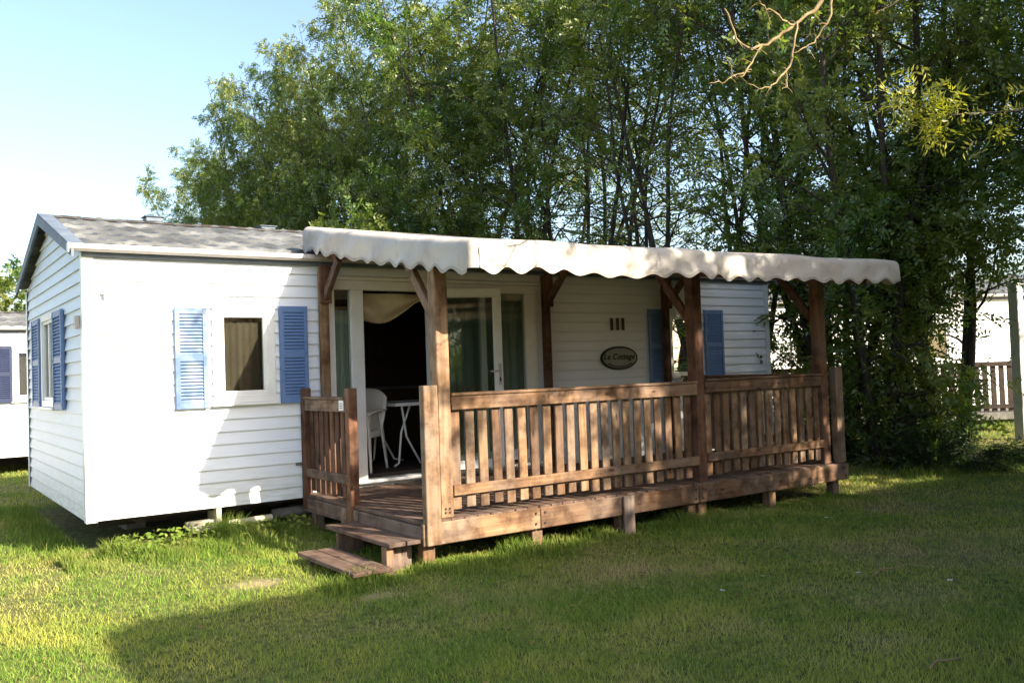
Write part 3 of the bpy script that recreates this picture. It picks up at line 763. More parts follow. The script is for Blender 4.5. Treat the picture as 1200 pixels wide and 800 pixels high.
for s in (-1, 1):
    cgrid(lambda a, b: (-0.30+0.56*a, s*(0.225+0.05*b), 0.655-0.04*a+0.02*math.sin(a*3)), 8, 2, 'armrest', 0.02)
    cgrid(lambda a, b: (0.20+0.05*(1-a)+0.035*(b-0.5)*2*(0.45+0.75*(a)), s*(0.245+0.04*(1-a)), 0.0+0.64*a), 10, 4, 'leg', 0.02)
    cgrid(lambda a, b: (-0.24-0.07*(1-a)+0.035*(b-0.5)*2*(0.5+0.6*a), s*(0.21+0.05*(1-a)), 0.0+0.62*a), 10, 4, 'leg', 0.02)
    cgrid(lambda a, b: (-0.2+0.44*a, s*(0.222+0.012*a), 0.43-0.07*b), 8, 2, 'seat_skirt', 0.012)
tb = thing('folding_table', (3.75, 0.75, 0.15), 'folding table with pale tube legs beside the white plastic chair', 'table')
m = MB(); m.box(3.30, 4.4, 0.40, 1.15, 0.86, 0.885); m.build('tabletop', 'tabletop', tb, bevel=0.006)
m = MB(); ring(m, lambda u, d, z: (u, z, 0.872+d), 3.292, 4.408, 0.392, 1.158, 0.012, -0.02, 0.018); m.build('table_edge', 'chair', tb)
for y in (0.45, 1.1):
    for pts in ([(3.40, y, 0.85), (3.45, y, 0.5), (3.62, y, 0.19), (3.74, y, 0.165)], [(3.52, y+0.03, 0.85), (3.40, y+0.03, 0.55), (3.36, y+0.03, 0.2), (3.3, y+0.03, 0.165)]):
        m = MB(); m.tube(pts, 0.013, 10); m.build('leg', 'chair', tb, smooth=True)
ky = thing('kitchen_unit', (3.6, 3.2, 0.15), 'dark kitchen cupboards deep inside the room behind the doorway', 'cupboard')
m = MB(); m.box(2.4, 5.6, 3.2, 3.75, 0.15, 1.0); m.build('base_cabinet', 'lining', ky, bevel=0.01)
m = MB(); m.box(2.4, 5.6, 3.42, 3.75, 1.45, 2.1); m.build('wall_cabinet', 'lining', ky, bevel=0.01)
m = MB(); m.box(2.38, 5.62, 3.17, 3.76, 1.003, 1.04); m.build('worktop', 'tabletop', ky, bevel=0.006)
# ------------------------------------------------------------------ neighbours
def far_home(loc, rz, label, L2, W2_, wins, shut_mat, name='mobile_home', H2=2.4, R2=3.0):
    h = thing(name, (0, 0, 0), label, 'mobile home', 'neighbouring mobile homes')
    fo = [(a-.03, b+.03, c-.03, d+.03) for a, b, c, d, _ in wins]
    T, _ = home_shell(h, L2, W2_, H2, R2, fo, (), mat='siding_far', nx=260)
    for a, b, c, d, sh in wins:
        window(h, T, a, b, c, d, trim=0.07)
        for s0, s1 in sh: shutter(h, T, s0, s1, c-0.13, d+0.13, shut_mat)
    chassis(h, L2, W2_)
    h.location = loc; h.rotation_euler = (0, 0, rz)
    return h
far_home((-6.2, 9.23, 0), 0, 'white mobile home with navy shutters beyond the left gable wall', 8.4, 3.9,
         [(6.66, 7.1, 1.08, 1.82, [(6.28, 6.55), (7.24, 7.5)]), (3.0, 3.7, 1.08, 1.82, [(2.6, 2.9), (3.85, 4.15)])], 'navy', H2=2.22, R2=2.62)
# right neighbour stands behind the tree row, facing the viewer
RH = R(-33)
far_home((12.0, 5.6, 0.05), RH, 'white mobile home showing in glimpses between the trunks on the right', 9.4, 3.9,
         [(1.5, 2.0, 1.08, 1.82, []), (6.05, 6.75, 1.12, 1.86, []), (3.4, 4.1, 1.1, 1.84, [])], 'navy')
nb = thing('neighbour_terrace', (0, 0, 0), 'raised terrace with dark slatted railing behind the trees on the right', 'terrace')
m = MB(); m.box(1.2, 7.6, -2.0, -0.06, 0.0, 0.06); m.build('floorboards', 'block', nb)
m = MB(); m.box(1.2, 7.6, -2.05, -2.0, -0.08, 0.065); m.build('front_beam', 'block', nb, bevel=0.006)
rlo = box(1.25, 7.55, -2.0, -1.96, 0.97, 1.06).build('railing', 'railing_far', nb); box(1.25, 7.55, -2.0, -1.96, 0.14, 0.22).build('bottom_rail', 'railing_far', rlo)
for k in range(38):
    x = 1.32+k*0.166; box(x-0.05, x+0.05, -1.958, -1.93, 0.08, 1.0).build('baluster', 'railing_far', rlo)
for x in (1.3, 3.0, 4.7, 6.3): box(x-0.06, x+0.06, -1.92, -1.80, GZ-0.15, 0.0).build('support_leg', 'railing_far', nb)
nb.location = (12.0, 5.6, 0.0); nb.rotation_euler = (0, 0, RH)
# pale board post at the right edge
pp = thing('pale_post', (14.97, -0.88, GZ), 'tall pale grey board post at the corner of the far terrace', 'post')
m = MB(); m.box(14.86, 15.06, -0.97, -0.80, GZ-0.05, 2.42); m.build('post_board', 'paleboard', pp, bevel=0.01)
m = MB(); m.box(14.84, 15.08, -0.99, -0.78, 2.423, 2.46); m.build('post_cap', 'paleboard', pp, bevel=0.006)

# ------------------------------------------------------------------ foliage
def leaf_quads(centers, dirs, normals, ln, wd):
    """rhombic folded leaves: centers Nx3, dirs Nx3 (axis), normals Nx3"""
    side = np.cross(dirs, normals); side /= np.linalg.norm(side, axis=1, keepdims=True)+1e-9
    ln = ln[:, None]; wd = wd[:, None]
    a = centers - dirs*ln*0.5; c = centers + dirs*ln*0.5 - normals*ln*0.12
    b = centers + side*wd*0.5 - dirs*ln*0.08 + normals*wd*0.12; d = centers - side*wd*0.5 - dirs*ln*0.08 + normals*wd*0.12
    v = np.stack([a, b, c, d], 1).reshape(-1, 3)
    q = np.arange(len(centers)*4).reshape(-1, 4)
    return v, q
def unit(v): return v/(np.linalg.norm(v, axis=-1, keepdims=True)+1e-9)
def sprig_leaves(tips, tipdirs, r, per=9, spread=0.26, ln=0.10, wd=0.042, droop=0.1):
    """pinnate sprigs: leaflets along a short drooping stalk at every tip"""
    n = len(tips)
    ax = unit(tipdirs + r.normal(0, 0.55, (n, 3)) + np.array([0, 0, -droop]))
    k = np.arange(per); t = (k//2+1)/(per/2+0.5); sgn = np.where(k % 2 == 0, 1, -1)
    upv = unit(np.cross(ax, r.normal(0, 1, (n, 3))))
    sd = np.cross(ax, upv)
    c = tips[:, None, :] + ax[:, None, :]*(t[None, :, None]*spread) - np.array([0, 0, 1])*((t**2)[None, :, None]*spread*0.35)
    ld = unit(ax[:, None, :]*0.65 + sd[:, None, :]*sgn[None, :, None]*0.8 + r.normal(0, 0.18, (n, per, 3)))
    c = c + ld*ln*0.5
    nm = unit(upv[:, None, :] + r.normal(0, 0.35, (n, per, 3)))
    nm = unit(nm - ld*(nm*ld).sum(-1, keepdims=True))
    N = n*per
    return leaf_quads(c.reshape(N, 3), ld.reshape(N, 3), nm.reshape(N, 3), ln*r.uniform(0.6, 1.25, N), wd*r.uniform(0.7, 1.2, N))
def add_leaf_obj(name, v, q, mat, parent=None, loc=(0, 0, 0)):
    me = fast_mesh(name, v, q); me.materials.append(M_[mat])
    o = bpy.data.objects.new(name, me); COL.objects.link(o)
    if parent: o.parent = parent
    else: o.location = loc
    return o
def grow_tree(seed, height, stems, base_r, leaf_lo, dens, wood='bark', leaf='leaf', spread=1.0, width=1.9, low=0.25, ln=0.09, wd=0.042, per=9, bpm=2.9, ivy=0):
    """multi-stemmed tree about its base; returns (wood MB, leaf verts, leaf quads)"""
    r = np.random.default_rng(seed); mb = MB(); tips = []; tdir = []
    for s in range(stems):
        az = 2*math.pi*(s+r.uniform(-.3, .3))/stems; lean = r.uniform(0.03, 0.16)*spread
        h = height*r.uniform(0.72, 1.0) if s else height
        p = np.array([math.cos(az)*base_r*1.3*(stems > 1), math.sin(az)*base_r*1.3*(stems > 1), -0.15])
        pts = [p.copy()]; n = 13; d = np.array([math.cos(az)*lean, math.sin(az)*lean, 1.0])
        for i in range(n):
            d = d + np.append(r.normal(0, 0.055, 2), 0); d[2] = 1
            p = p + d/np.linalg.norm(d)*h/n; pts.append(p.copy())
        rad = [base_r*r.uniform(0.8, 1.0)*((1-i/n)**0.8*0.92+0.08) for i in range(n+1)]
        rad[0] *= 1.25
        mb.tube(pts, rad, 7, cap=False)
        if ivy:
            for k in range(ivy):
                t = r.uniform(0, 0.42)**0.9; i = min(int(t*n), n-1); f_ = t*n-i; q0 = pts[i]*(1-f_)+pts[i+1]*f_
                a_ = r.uniform(0, 6.283); rad_ = r.uniform(0.05, 0.30)
                tips.append(q0+np.array([math.cos(a_)*rad_, math.sin(a_)*rad_, 0])); tdir.append(np.array([math.cos(a_), math.sin(a_), r.uniform(-.6, .2)]))
        nb_ = int(h*bpm)
        for k in range(nb_):
            t = low + (1-low)*(k+r.uniform(0, 1))/nb_
            if t > 0.985: continue
            i = min(int(t*n), n-1); f_ = t*n-i; q0 = pts[i]*(1-f_)+pts[i+1]*f_
            az2 = r.uniform(0, 2*math.pi); ln_ = width*(0.45+0.75*math.sin(math.pi*min(1, t*0.95+0.05))**0.8)*r.uniform(0.45, 1.1)*(1.0 if t < .8 else 0.75)
            el = r.uniform(0.35, 0.95)
            dd = np.array([math.cos(az2)*math.cos(el), math.sin(az2)*math.cos(el), math.sin(el)])
            bp = [q0]; m = 5
            for j in range(m):
                dd = unit(dd + r.normal(0, 0.16, 3) + np.array([0, 0, -0.07])); bp.append(bp[-1]+dd*ln_/m)
            br = max(0.008, rad[i]*0.36)
            mb.tube(bp, [br*(1-j/m)+0.004 for j in range(m+1)], 5, cap=False)
            for j in range(1, m+1):
                kk = int(r.integers(2, 4)) if j < 3 else int(r.integers(4, 7))
                for _ in range(kk):
                    td = unit(dd + r.normal(0, 0.7, 3)); tl = r.uniform(0.12, 0.46)
                    e = bp[j] + td*tl
                    if r.uniform() < 0.45: mb.tube([bp[j], e], [0.006, 0.003], 3, cap=False)
                    zz = t if t > leaf_lo else t*0.75
                    prob = dens(e[2])*(0.55 if j < 3 else 1.0)
                    for u in (0.35, 0.7, 1.0):
                        if r.uniform() < prob: tips.append(bp[j]+td*tl*u); tdir.append(td)
    v, q = sprig_leaves(np.array(tips), np.array(tdir), r, per=per, ln=ln, wd=wd)
    return mb, v, q
rightd = lambda z: 0.10 if z < 2.7 else 0.9
ROW = 'trees in the row behind the mobile home'
def make_tree(name, label, cat, loc, mb, v, q, leaf, wood, group=None):
    t = thing(name, (0, 0, 0), label, cat, group)
    mb.build('trunk', wood, t, smooth=True)
    add_leaf_obj('crown', v, q, leaf, t)
    t.location = loc
    return t
GENERIC = 'slender multi-stemmed leafy green tree in the long row receding behind the mobile home'
protos = []
sparse = lambda z: 0.2 if z < 2.2 else (0.12 if z < 5.9 else (0.28 if z < 7.2 else 0.52))
dense = lambda z: 0.9
darkd = lambda z: 0.45 if z < 1.0 else (0.30 if z < 2.9 else (0.72 if z < 6 else 0.55))
for k, (sd, hgt, stems, br, dn, wdt, lowb, iv) in enumerate([
        (11, 12.4, 4, 0.065, sparse, 1.7, 0.10, 0), (12, 11.6, 3, 0.072, sparse, 1.6, 0.12, 0),
        (21, 13.0, 5, 0.07, dense, 2.5, 0.13, 0), (22, 12.4, 5, 0.07, dense, 2.6, 0.12, 0),
        (31, 11.8, 4, 0.075, darkd, 1.7, 0.05, 220), (32, 12.6, 3, 0.085, darkd, 1.6, 0.05, 280), (41, 11.5, 4, 0.075, rightd, 2.0, 0.20, 0)]):
    mb, v, q = grow_tree(sd, hgt, stems, br, 0.2, dn, width=wdt, low=lowb, ivy=iv)
    print('leaves', k, len(q))
    protos.append(make_tree('tree', GENERIC, 'tree', (0, 0, 0), mb, v, q, 'leaf', 'bark', ROW))
used = set()
def put_tree(pi, x, y, s=1.0, rz=None, label=None):
    p = protos[pi]
    o = p if pi not in used else copy_tree(p)
    used.add(pi)
    o.location = (x, y, GZ); o.rotation_euler = (0, 0, rz if rz is not None else random.uniform(0, 6.28)); o.scale = (s, s, s*random.uniform(0.95, 1.05))
    if label: o['label'] = label
    return o
row = [(5, 10.9, -1.3), (4, 10.45, -1.05), (5, 10.3, -0.45), (1, 10.9, -0.1), (0, 10.5, 1.5), (1, 10.5, 2.6), (0, 10.3, 3.7), (1, 10.1, 4.8),
       (0, 10.5, 5.9), (1, 10.2, 7.0), (3, 10.3, 8.4), (2, 9.9, 9.8), (3, 9.7, 11.3), (2, 9.4, 12.8), (3, 9.2, 14.4), (2, 8.8, 16.0), (3, 8.5, 17.7),
       (2, 8.1, 19.5), (3, 8.3, 21.3), (2, 8.9, 23.4), (6, 13.3, -4.3), (6, 11.8, -1.35), (6, 12.6, -4.1), (3, 9.3, 26.0)]
for i, (pi, x, y) in enumerate(row):
    lab = None; s = random.uniform(0.94, 1.06)*(1.0 if y < 13 else max(0.64, 0.94-(y-14)*0.033))
    if i == 23: lab = 'small far tree at the left end of the row against the bright sky'
    if i == 20: lab = 'tree furthest right in front of the dark slatted railing and pale post'
    if i == 19: lab = 'second tree from the left end of the receding row'
    o_ = put_tree(pi, x+random.uniform(-.2, .2), y+random.uniform(-.2, .2), s, label=lab)
    if y > 10: hz = max(0.80, 0.98-(y-11)*0.0145); o_.scale = (0.74, 0.74, hz)
# sunlit bush behind the roof
mb, v, q = grow_tree(51, 4.7, 5, 0.04, 0.1, lambda z: 0.75, width=1.2, low=0.15, spread=2.6, ln=0.09, wd=0.04)
make_tree('bush', 'sunlit yellow green bush rising just above the roof left of the awning', 'bush', (5.5, 7.4, GZ), mb, v, q, 'leaf', 'bark')
# far tree over the left neighbour
mb, v, q = grow_tree(52, 6.9, 3, 0.12, 0.1, lambda z: 0.7, width=2.6, low=0.2, ln=0.16, wd=0.08)
make_tree('tree', 'yellow green tree far off above the roof of the neighbour on the left', 'tree', (2.5, 33, GZ), mb, v, q, 'leaf', 'bark')
o = copy_tree([x for x in bpy.data.objects if x.name.startswith('tree') and x.get('label', '').startswith('yellow green tree')][0])
o.location = (-5.5, 35, GZ); o['label'] = 'far tree standing further left behind the neighbouring mobile home'

# a far wood closing the view on the right
rw = np.random.default_rng(77); nw_ = 16000
wx = rw.uniform(34, 120, nw_); wl = rw.integers(0, 40, nw_)
cx_ = 30+wl*2.6+rw.normal(0, 1.6, nw_); cy_ = 58-wl*2.9+rw.normal(0, 1.8, nw_)
hz_ = 5.5+2.0*np.sin(wl*1.7)+1.2*np.sin(wl*4.1); cz_ = GZ+hz_*rw.beta(1.4, 1.1, nw_)
P_ = np.stack([cx_, cy_, cz_], -1); ax = unit(rw.normal(0, 1, P_.shape)); nn = unit(rw.normal(0, 1, P_.shape)); nn = unit(nn-ax*(nn*ax).sum(1, keepdims=True))
v, q = leaf_quads(P_, ax, nn, rw.uniform(0.4, 0.9, nw_), rw.uniform(0.3, 0.6, nw_))
tag(add_leaf_obj('distant_wood', v, q, 'leaf'), kind='stuff')

# shrubs under the row
mb, v, q = grow_tree(61, 1.5, 6, 0.018, 0.0, lambda z: 0.9, width=0.65, low=0.05, spread=4.0, ln=0.06, wd=0.034)
SH = 'dark leafy shrub in the undergrowth at the foot of the tree row on the right'
sh = make_tree('shrub', SH, 'shrub', (0, 0, 0), mb, v, q, 'leaf_dark', 'bark', 'shrubs at the foot of the tree row')
spots = [(10.3, -2.6, .6), (10.2, -1.9, .8), (10.9, -1.2, .8), (10.2, -0.5, .7), (10.8, 0.2, .7), (10.4, 1.2, .8), (10.5, 2.4, 1.1), (10.4, 4.4, 1.2)]
for i, (x, y, s) in enumerate(spots):
    o = sh if i == 0 else copy_tree(sh)
    o.location = (x, y, GZ); o.scale = (s*0.85, s*0.85, s*0.5); o.rotation_euler = (0, 0, random.uniform(0, 6.28))

# ------------------------------------------------------------------ trees and hedge beside the photographer (the hedge and extra trees are added for shade)
def hedge(name, label, x0, x1, y0, y1, z1, n, seed):
    r = np.random.default_rng(seed)
    hd = thing(name, ((x0+x1)/2, (y0+y1)/2, GZ), label, 'hedge')
    rc_ = 0.7
    m = MB(); i_ = 0.10
    m.box(x0+rc_*0.6, x1-rc_*.6, y0+i_, y1-i_, GZ, z1-i_); m.box(x0+i_, x1-i_, y0+i_+.02, y1-i_-.02, GZ, z1-rc_)
    m.build('solid_core', 'bark', hd)  # opaque core so the added hedge blocks the sun
    w_, d_, h_ = x1-x0, y1-y0, z1-GZ
    P = []; Nn = []
    for (cnt, fn, nm) in ((n, lambda a, b: (x0+w_*a, y1, GZ+h_*b), (0, 1, 0)), (n//2, lambda a, b: (x0+w_*a, y0, GZ+h_*b), (0, -1, 0)),
                          (n//2, lambda a, b: (x0+w_*a, y0+d_*b, z1), (0, 0, 1)), (n//5, lambda a, b: (x0, y0+d_*a, GZ+h_*b), (-1, 0, 0)), (n//5, lambda a, b: (x1, y0+d_*a, GZ+h_*b), (1, 0, 0))):
        a, b = r.uniform(0, 1, (2, cnt)); P.append(np.stack([np.broadcast_to(q, cnt) for q in fn(a, b)], -1)); Nn.append(np.tile(np.array(nm, float), (cnt, 1)))
    P = np.concatenate(P); Nn = np.concatenate(Nn)
    # round the upper end corners
    for xe, sg in ((x0, -1), (x1, 1)):
        cx = xe - sg*rc_; cz = z1-rc_
        k = ((P[:, 0]-cx)*sg > 0) & (P[:, 2] > cz)
        dx = P[k, 0]-cx; dz = P[k, 2]-cz; l = np.maximum(np.hypot(dx, dz), 1e-6); f = np.minimum(1, rc_/l)
        P[k, 0] = cx+dx*f; P[k, 2] = cz+dz*f
    P += r.normal(0, 0.035, P.shape) - Nn*r.uniform(0, 0.09, (len(P), 1))
    ax = unit(r.normal(0, 1, P.shape)+Nn*0.5); nn = unit(Nn+r.normal(0, .5, P.shape)); nn = unit(nn-ax*(nn*ax).sum(1, keepdims=True))
    v, q = leaf_quads(P, ax, nn, r.uniform(0.04, 0.07, len(P)), r.uniform(0.022, 0.038, len(P)))
    me = fast_mesh('foliage', v-np.array(OFF[hd.name]), q); me.materials.append(M_['hedge'])
    o = bpy.data.objects.new('foliage', me); COL.objects.link(o); o.parent = hd
hedge('shade_hedge', 'unseen clipped hedge added to cast the straight shadow across the lawn', 1.89, 12.5, -10.3, -9.6, 3.77, 62000, 71)  # made-up hedge out of view, sized to throw the lawn shadow
shade = lambda z: 0.0 if z < 3.2 else 0.8
mb, v, q = grow_tree(81, 9.2, 4, 0.15, 0.2, shade, width=3.0, low=0.34, spread=1.6, ln=0.13, wd=0.06)
# the long bare limb that hangs into the top of the picture
B0 = Vector((9.0, -10.4, GZ))
def limb(pts, r0, r1, n=8):
    pts = [Vector(p)-B0 for p in pts]
    # smooth the path
    out = []
    for i in range(len(pts)-1):
        p0 = pts[max(i-1, 0)]; p1 = pts[i]; p2 = pts[i+1]; p3 = pts[min(i+2, len(pts)-1)]
        for k in range(4):
            t = k/4
            out.append(0.5*((2*p1)+(p2-p0)*t+(2*p0-5*p1+4*p2-p3)*t*t+(3*p1-p0-3*p2+p3)*t**3))
    out.append(pts[-1]); m = len(out)-1
    return out, [r0+(r1-r0)*i/m for i in range(m+1)]
def ray(u, v, dep):
    return CAM + (fw + r2*(u-600)/1050 - u2*(v-400)/1050)*dep
lm = MB()
def bough(px, r0, r1):
    p, rr = limb([ray(u, v, d) for u, v, d in px], r0*0.6, r1*0.7)
    g = np.random.default_rng(int(px[0][0]*7+px[-1][1]))
    p = [q+Vector(g.normal(0, 0.006, 3)) if 0 < i < len(p)-1 else q for i, q in enumerate(p)]
    rr = [x*g.uniform(0.8, 1.25) for x in rr]; lm.tube(p, rr, 7)
    for i in range(2, len(p)-1, 3):
        e = Vector(g.normal(0, 1, 3)).normalized()*g.uniform(0.03, 0.10); lm.tube([p[i], p[i]+e*0.6, p[i]+e+Vector((0, 0, -0.01))], [rr[i]*0.5, rr[i]*0.35, 0.002], 5)
p_, r_ = limb([(9.0, -10.4, 4.6), (8.4, -9.2, 5.3), (7.2, -7.8, 5.3), (5.6, -6.2, 4.9), ray(985, -60, 6.0)], 0.07, 0.026)
lm.tube(p_, r_, 8)
bough([(985, -60, 6.0), (963, 0, 5.9), (930, 30, 5.85), (906, 48, 5.8), (880, 55, 5.75), (864, 45, 5.7), (849, 10, 5.65)], 0.024, 0.007)
bough([(930, 30, 5.85), (912, 18, 5.8), (898, 8, 5.75), (890, 2, 5.7)], 0.013, 0.005)
bough([(978, -30, 6.0), (972, 18, 5.9), (958, 45, 5.9), (940, 58, 5.85), (930, 62, 5.8)], 0.015, 0.004)
bough([(934, 27, 5.85), (930, 62, 5.8), (922, 82, 5.8), (908, 98, 5.75), (893, 104, 5.7), (876, 98, 5.7)], 0.014, 0.004)
bough([(921, 84, 5.8), (922, 100, 5.8), (916, 106, 5.8)], 0.008, 0.004)
bough([(893, 52, 5.78), (884, 68, 5.75), (874, 84, 5.7), (864, 92, 5.7), (856, 80, 5.65), (850, 62, 5.6)], 0.012, 0.003)
bough([(872, 86, 5.7), (858, 90, 5.7), (846, 97, 5.65), (832, 98, 5.6)], 0.009, 0.003)
bough([(1075, -18, 6.2), (1053, 0, 6.1), (1038, 10, 6.1), (1025, 17, 6.0)], 0.013, 0.004)
bough([(985, -60, 6.0), (1040, -50, 6.1), (1075, -18, 6.2)], 0.02, 0.013)
bough([(958, 45, 5.9), (952, 40, 5.95), (940, 42, 6.0)], 0.006, 0.003)
# twigs high up that mark the sunlit wall with a thin shadow
p_, r_ = limb([(5.6, -6.2, 4.9), (4.6, -5.9, 5.3), (3.6, -5.7, 5.35), (3.1, -5.6, 5.15), (2.9, -5.5, 4.9)], 0.03, 0.012); lm.tube(p_, r_, 6)
p_, r_ = limb([(3.6, -5.7, 5.35), (3.35, -5.65, 5.1), (3.25, -5.6, 4.8)], 0.012, 0.006); lm.tube(p_, r_, 6)
# leafy low bough with the sunlit sprig at the right
sp, rr = limb([(9.0, -10.2, 3.6), (8.9, -8.2, 4.1), ray(1290, 110, 6.9), ray(1210, 128, 6.5), ray(1140, 133, 6.3), ray(1098, 134, 6.2), ray(1068, 118, 6.1)], 0.016, 0.002)
sm_ = MB(); sm_.tube(sp, rr, 6)
big = thing('tree', (0, 0, 0), 'large leafy tree off to the right whose bare pale bough hangs into the photo', 'tree')
mb.build('trunk', 'bark', big, smooth=True); add_leaf_obj('crown', v, q, 'leaf', big)
sm_.build('low_bough', 'bark', big, smooth=True); lm.build('bare_bough', 'bark_pale', big, smooth=True)
r = np.random.default_rng(5)
tp = []; td = []
for (u, vv, dep, n_) in ((1095, 120, 6.2, 26), (1075, 112, 6.15, 16), (1110, 140, 6.25, 18), (1128, 108, 6.3, 7), (1090, 156, 6.2, 10), (1050, 112, 6.1, 6), (1165, 138, 6.4, 10), (1185, 125, 6.5, 10)):
    c = np.array(ray(u, vv, dep)-B0)
    tp.append(c+r.normal(0, 0.075, (n_, 3))); td.append(unit(np.tile(np.array([-0.6, 0.5, -0.1]), (n_, 1))+r.normal(0, 0.7, (n_, 3))))
v, q = sprig_leaves(np.concatenate(tp), np.concatenate(td), r, per=9, spread=0.17, ln=0.06, wd=0.017)
add_leaf_obj('sunlit_sprig', v, q, 'leaf_gold', big)
big.location = B0
mb, v, q = grow_tree(82, 8.6, 4, 0.14, 0.2, shade, width=2.7, low=0.34, spread=1.5, ln=0.13, wd=0.06)
make_tree('tree', 'second leafy tree beside the lawn on the right shading the lawn and row', 'tree', (14.6, -9.0, GZ), mb, v, q, 'leaf', 'bark')

tp_ = bpy.data.objects[[o.name for o in bpy.data.objects if o.get('label', '').startswith('second leafy tree')][0]]
for x, y, s, lb in ((13.6, -6.6, 0.95, 'unseen leafy tree added between hedge and far terrace to darken the lawn'), (11.3, -6.4, 1.0, 'unseen leafy tree added in front of the hedge to darken the right lawn corner')):
    o = copy_tree(tp_); o.location = (x, y, GZ); o.scale = (s, s, s); o.rotation_euler = (0, 0, x); o['label'] = lb  # extra unseen trees, added to cut the skylight on the right lawn
# ------------------------------------------------------------------ grass
axis = math.atan2(fw.y, fw.x)
def blades(px, py, hgt, wid, r, lean=0.5):
    n = len(px); az = r.uniform(0, 2*np.pi, n); wa = r.uniform(0, 2*np.pi, n)
    z = ground_h(px, py) - 0.004
    ln = hgt*lean*r.uniform(0.2, 1.3, n)
    wx, wy = np.cos(wa)*wid/2, np.sin(wa)*wid/2; dx, dy = np.cos(az)*ln, np.sin(az)*ln
    v = np.empty((n, 5, 3), np.float32)
    v[:, 0] = np.stack([px-wx, py-wy, z], -1); v[:, 1] = np.stack([px+wx, py+wy, z], -1)
    mx, my, mz = px+dx*.35, py+dy*.35, z+hgt*.6
    v[:, 2] = np.stack([mx+wx*.8, my+wy*.8, mz], -1); v[:, 3] = np.stack([mx-wx*.8, my-wy*.8, mz], -1)
    v[:, 4] = np.stack([px+dx, py+dy, z+hgt], -1)
    b = np.arange(n)*5
    return v.reshape(-1, 3), np.stack([b, b+1, b+2, b+3], -1), np.stack([b+3, b+2, b+4], -1)
def outside(px, py):
    under = (px > 0.05) & (px < 9.3) & (py > 0.15) & (py < 3.85)
    deck = (px > 2.05) & (px < 7.45) & (py > -2.3) & (py < 0.1)
    return ~(under | (deck & (np.random.default_rng(1).uniform(0, 1, len(px)) < 0.8)))
r = np.random.default_rng(42)
N = 560000
rr = 3.2*(26/3.2)**r.uniform(0, 1, N)**0.92
th = axis + R(84)*(r.beta(1.15, 1.15, N)-0.5) + np.where(r.uniform(0, 1, N) < 0.22, r.uniform(R(-6), R(40), N), 0)
px = CAM.x+rr*np.cos(th); py = CAM.y+rr*np.sin(th)
pn = (np.sin(px*1.7+py*0.6)+np.sin(py*2.3-px*0.9+1.0)+np.sin(px*4.1+py*3.3))/3
worn = np.exp(-(((px-0.85)/0.48)**2+((py+1.95)/0.33)**2))+0.7*np.exp(-(((px-1.4)/0.3)**2+((py+2.9)/0.25)**2))
k = outside(px, py) & (r.uniform(-1.6, 1, N) < pn+0.55) & (r.uniform(0, 1, N) > 0.93*worn)
px, py, rr, pn = px[k], py[k], rr[k], pn[k]
h = r.uniform(0.016, 0.043, len(px))*(1+0.35*pn)*(1+rr*0.015); h *= np.where(r.uniform(0, 1, len(px)) < 0.025, r.uniform(1.4, 2.2, len(px)), 1.0); wd = 0.0028*(rr/4)**0.75*r.uniform(0.7, 1.4, len(px))
v, q, t = blades(px, py, h, wd, r, 0.9)
me = fast_mesh('lawn_grass', v, q, t); me.materials.append(M_['grass'])
o = bpy.data.objects.new('lawn_grass', me); COL.objects.link(o); tag(o, kind='stuff')
# taller uncut grass along the home and the terrace
def strip(n, x0, x1, y0, y1, hm, edge):
    a = r.uniform(0, 1, n); b = np.abs(r.normal(0, 0.42, n)); b = b[:]
    x = x0+(x1-x0)*a; y = y0+(y1-y0)*np.minimum(b, 1.3)
    cl = 0.55+0.45*np.sin(x*5.3+1.3)*np.sin(x*2.1+y*3)+0.25*np.sin(x*13+y*7)
    hh = hm*np.clip(cl, 0.15, 1.2)*r.uniform(0.45, 1.15, n)*np.clip(1.15-b*0.75, 0.25, 1)
    return x, y, hh
parts = [strip(12000, -0.25, 2.05, -0.06, -0.95, 0.22, 0), strip(7000, 2.0, 5.3, -2.36, -3.05, 0.15, 0), strip(3800, 5.2, 7.6, -2.4, -2.9, 0.08, 0),
         strip(1500, 1.1, 2.0, -2.5, -2.95, 0.15, 0), strip(1500, 0.9, 1.35, -0.4, -2.3, 0.10, 0), strip(3500, -0.12, -0.02, 0.0, 4.2, 0.15, 0), strip(2200, 1.95, 2.6, -0.2, -2.3, 0.16, 0),
         strip(2500, 9.2, 12.5, -2.0, -3.6, 0.16, 0)]
# the strip beside the gable runs along y
gx, gy, gh = parts[5]; gy = r.uniform(-0.1, 4.1, len(gx)); gx = -0.02-np.abs(r.normal(0, 0.25, len(gx))); parts[5] = (gx, gy, gh)
px = np.concatenate([p[0] for p in parts]); py = np.concatenate([p[1] for p in parts]); h = np.concatenate([p[2] for p in parts])
v, q, t = blades(px, py, h, 0.0075*r.uniform(0.6, 1.3, len(px)), r, 0.55)
# broad weed leaves among the tall grass
nw = 900
wx_, wy_, wh_ = strip(nw, 0.2, 2.0, 0.05, -0.5, 0.16, 0)
C_ = np.stack([wx_, wy_, ground_h(wx_, wy_)+r.uniform(0.02, 0.17, nw)], -1)
ax = unit(r.normal(0, 1, (nw, 3))*np.array([1, 1, .4])); nn = unit(np.array([0, -.3, 1.])+r.normal(0, .5, (nw, 3))); nn = unit(nn-ax*(nn*ax).sum(1, keepdims=True))
v2, q2 = leaf_quads(C_, ax, nn, r.uniform(0.03, 0.07, nw), r.uniform(0.02, 0.045, nw))
q2 = q2+len(v); v = np.concatenate([v, v2]); q = np.concatenate([q, q2])
me = fast_mesh('tall_grass', v, q, t); me.materials.append(M_['tall_grass'])
o = bpy.data.objects.new('tall_grass', me); COL.objects.link(o); tag(o, kind='stuff')

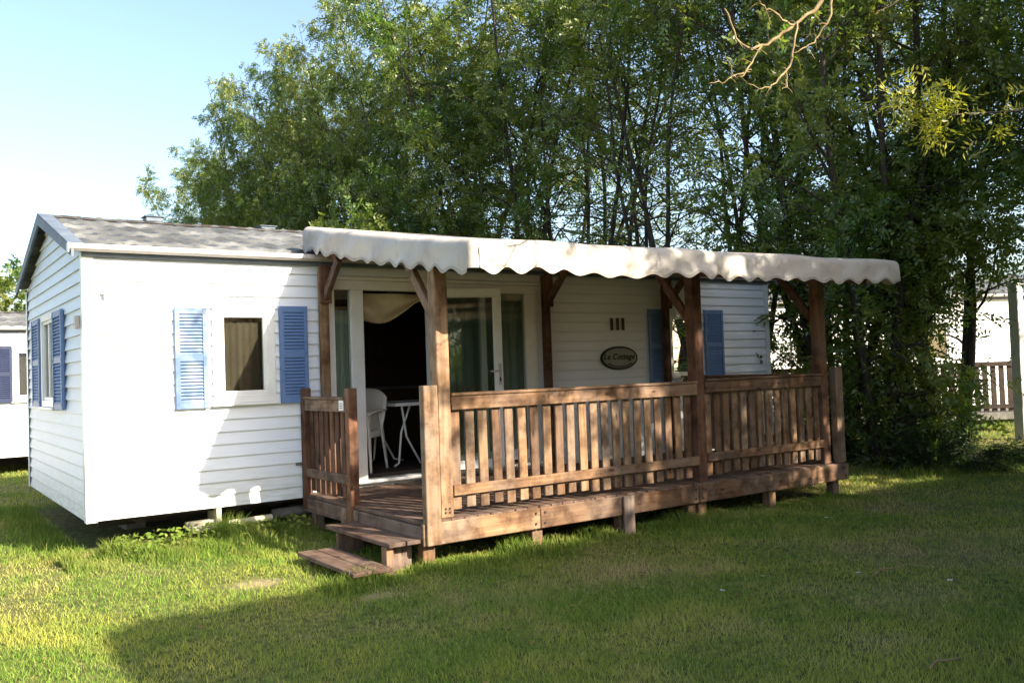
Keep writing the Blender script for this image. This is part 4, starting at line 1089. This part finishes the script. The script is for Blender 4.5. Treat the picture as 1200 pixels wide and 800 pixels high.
# stray fallen leaves
nf = 90
fx = r.uniform(-2.5, 10.0, nf); fy = r.uniform(-5.5, -2.2, nf)
fp = np.stack([fx, fy, ground_h(fx, fy)+r.uniform(0.02, 0.045, nf)], -1)
ax = unit(r.normal(0, 1, (nf, 3))*np.array([1, 1, .25])); nn = unit(np.array([0, 0, 1.])+r.normal(0, .35, (nf, 3))); nn = unit(nn-ax*(nn*ax).sum(1, keepdims=True))
v, q = leaf_quads(fp, ax, nn, r.uniform(0.03, 0.06, nf), r.uniform(0.018, 0.03, nf))
M_['dead_leaf'] = leaf_mat('dry fallen leaves', [(0, (0.16, 0.09, 0.03)), (1, (0.34, 0.26, 0.08))], 0.2)
o = add_leaf_obj('fallen_leaves', v, q, 'dead_leaf'); tag(o, kind='stuff')
# daisies and fallen twigs on the lawn
def on_lawn(u, v):
    d = fw + r2*(u-600)/1050 - u2*(v-400)/1050
    p = CAM + d*((GZ-CAM.z)/d.z); return p.x, p.y, float(ground_h(p.x, p.y))
dz0 = None
for i, (u, v) in enumerate(((890, 568), (905, 566), (896, 686), (1008, 682), (1114, 688), (968, 612), (845, 700), (742, 655))):
    x, y, z = on_lawn(u, v)
    if dz0 is None:
        dz0 = thing('daisy', (0, 0, 0), 'tiny white daisy flower dotted in the shaded lawn', 'flower', 'daisies in the lawn')
        m = MB(); m.tube([(0, 0, 0), (0.004, 0, 0.05)], 0.0012, 5); m.build('stem', 'leaf', dz0)
        m = MB()
        for k in range(10):
            a = 2*math.pi*k/10
            m.quad(*[(0.004+q*math.cos(a+e), q*math.sin(a+e), 0.051+0.003*q/0.016) for q, e in ((0.004, -.25), (0.017, -.2), (0.019, 0), (0.017, .2), (0.004, .25))])
        m.build('petals', 'white', dz0)
        m = MB(); m.tube([(0.004, 0, 0.049), (0.004, 0, 0.055)], 0.0055, 8); m.build('flower_eye', 'leaf_gold', dz0)
        o = dz0
    else: o = copy_tree(dz0)
    o.location = (x, y, z); o.rotation_euler = (0.1, 0.1, i)
for (u, v, ln_, lb) in ((1105, 788, 0.22, 'short dry twig fallen on the lawn in the near right corner'), (1040, 676, 0.30, 'dry twig fallen on the shaded lawn toward the right')):
    x, y, z = on_lawn(u, v); tw = thing('fallen_twig', (x, y, z), lb, 'twig')
    m = MB(); m.tube([(x-ln_/2, y, z+0.03), (x-ln_*.1, y+0.02, z+0.045), (x+ln_*.2, y, z+0.04), (x+ln_/2, y-0.04, z+0.05)], [0.007, 0.006, 0.005, 0.003], 7); m.build('twig_stem', 'bark_pale', tw, smooth=True)
    m = MB(); m.tube([(x, y+0.015, z+0.043), (x+0.06, y+0.07, z+0.06)], [0.004, 0.002], 6); m.build('side_twig', 'bark_pale', tw, smooth=True)

# ------------------------------------------------------------------ lift the whole place so the lawn lies at zero
for o in SC.objects:
    if o.parent is None and o.type not in {'LIGHT'}: o.location.z -= GZ
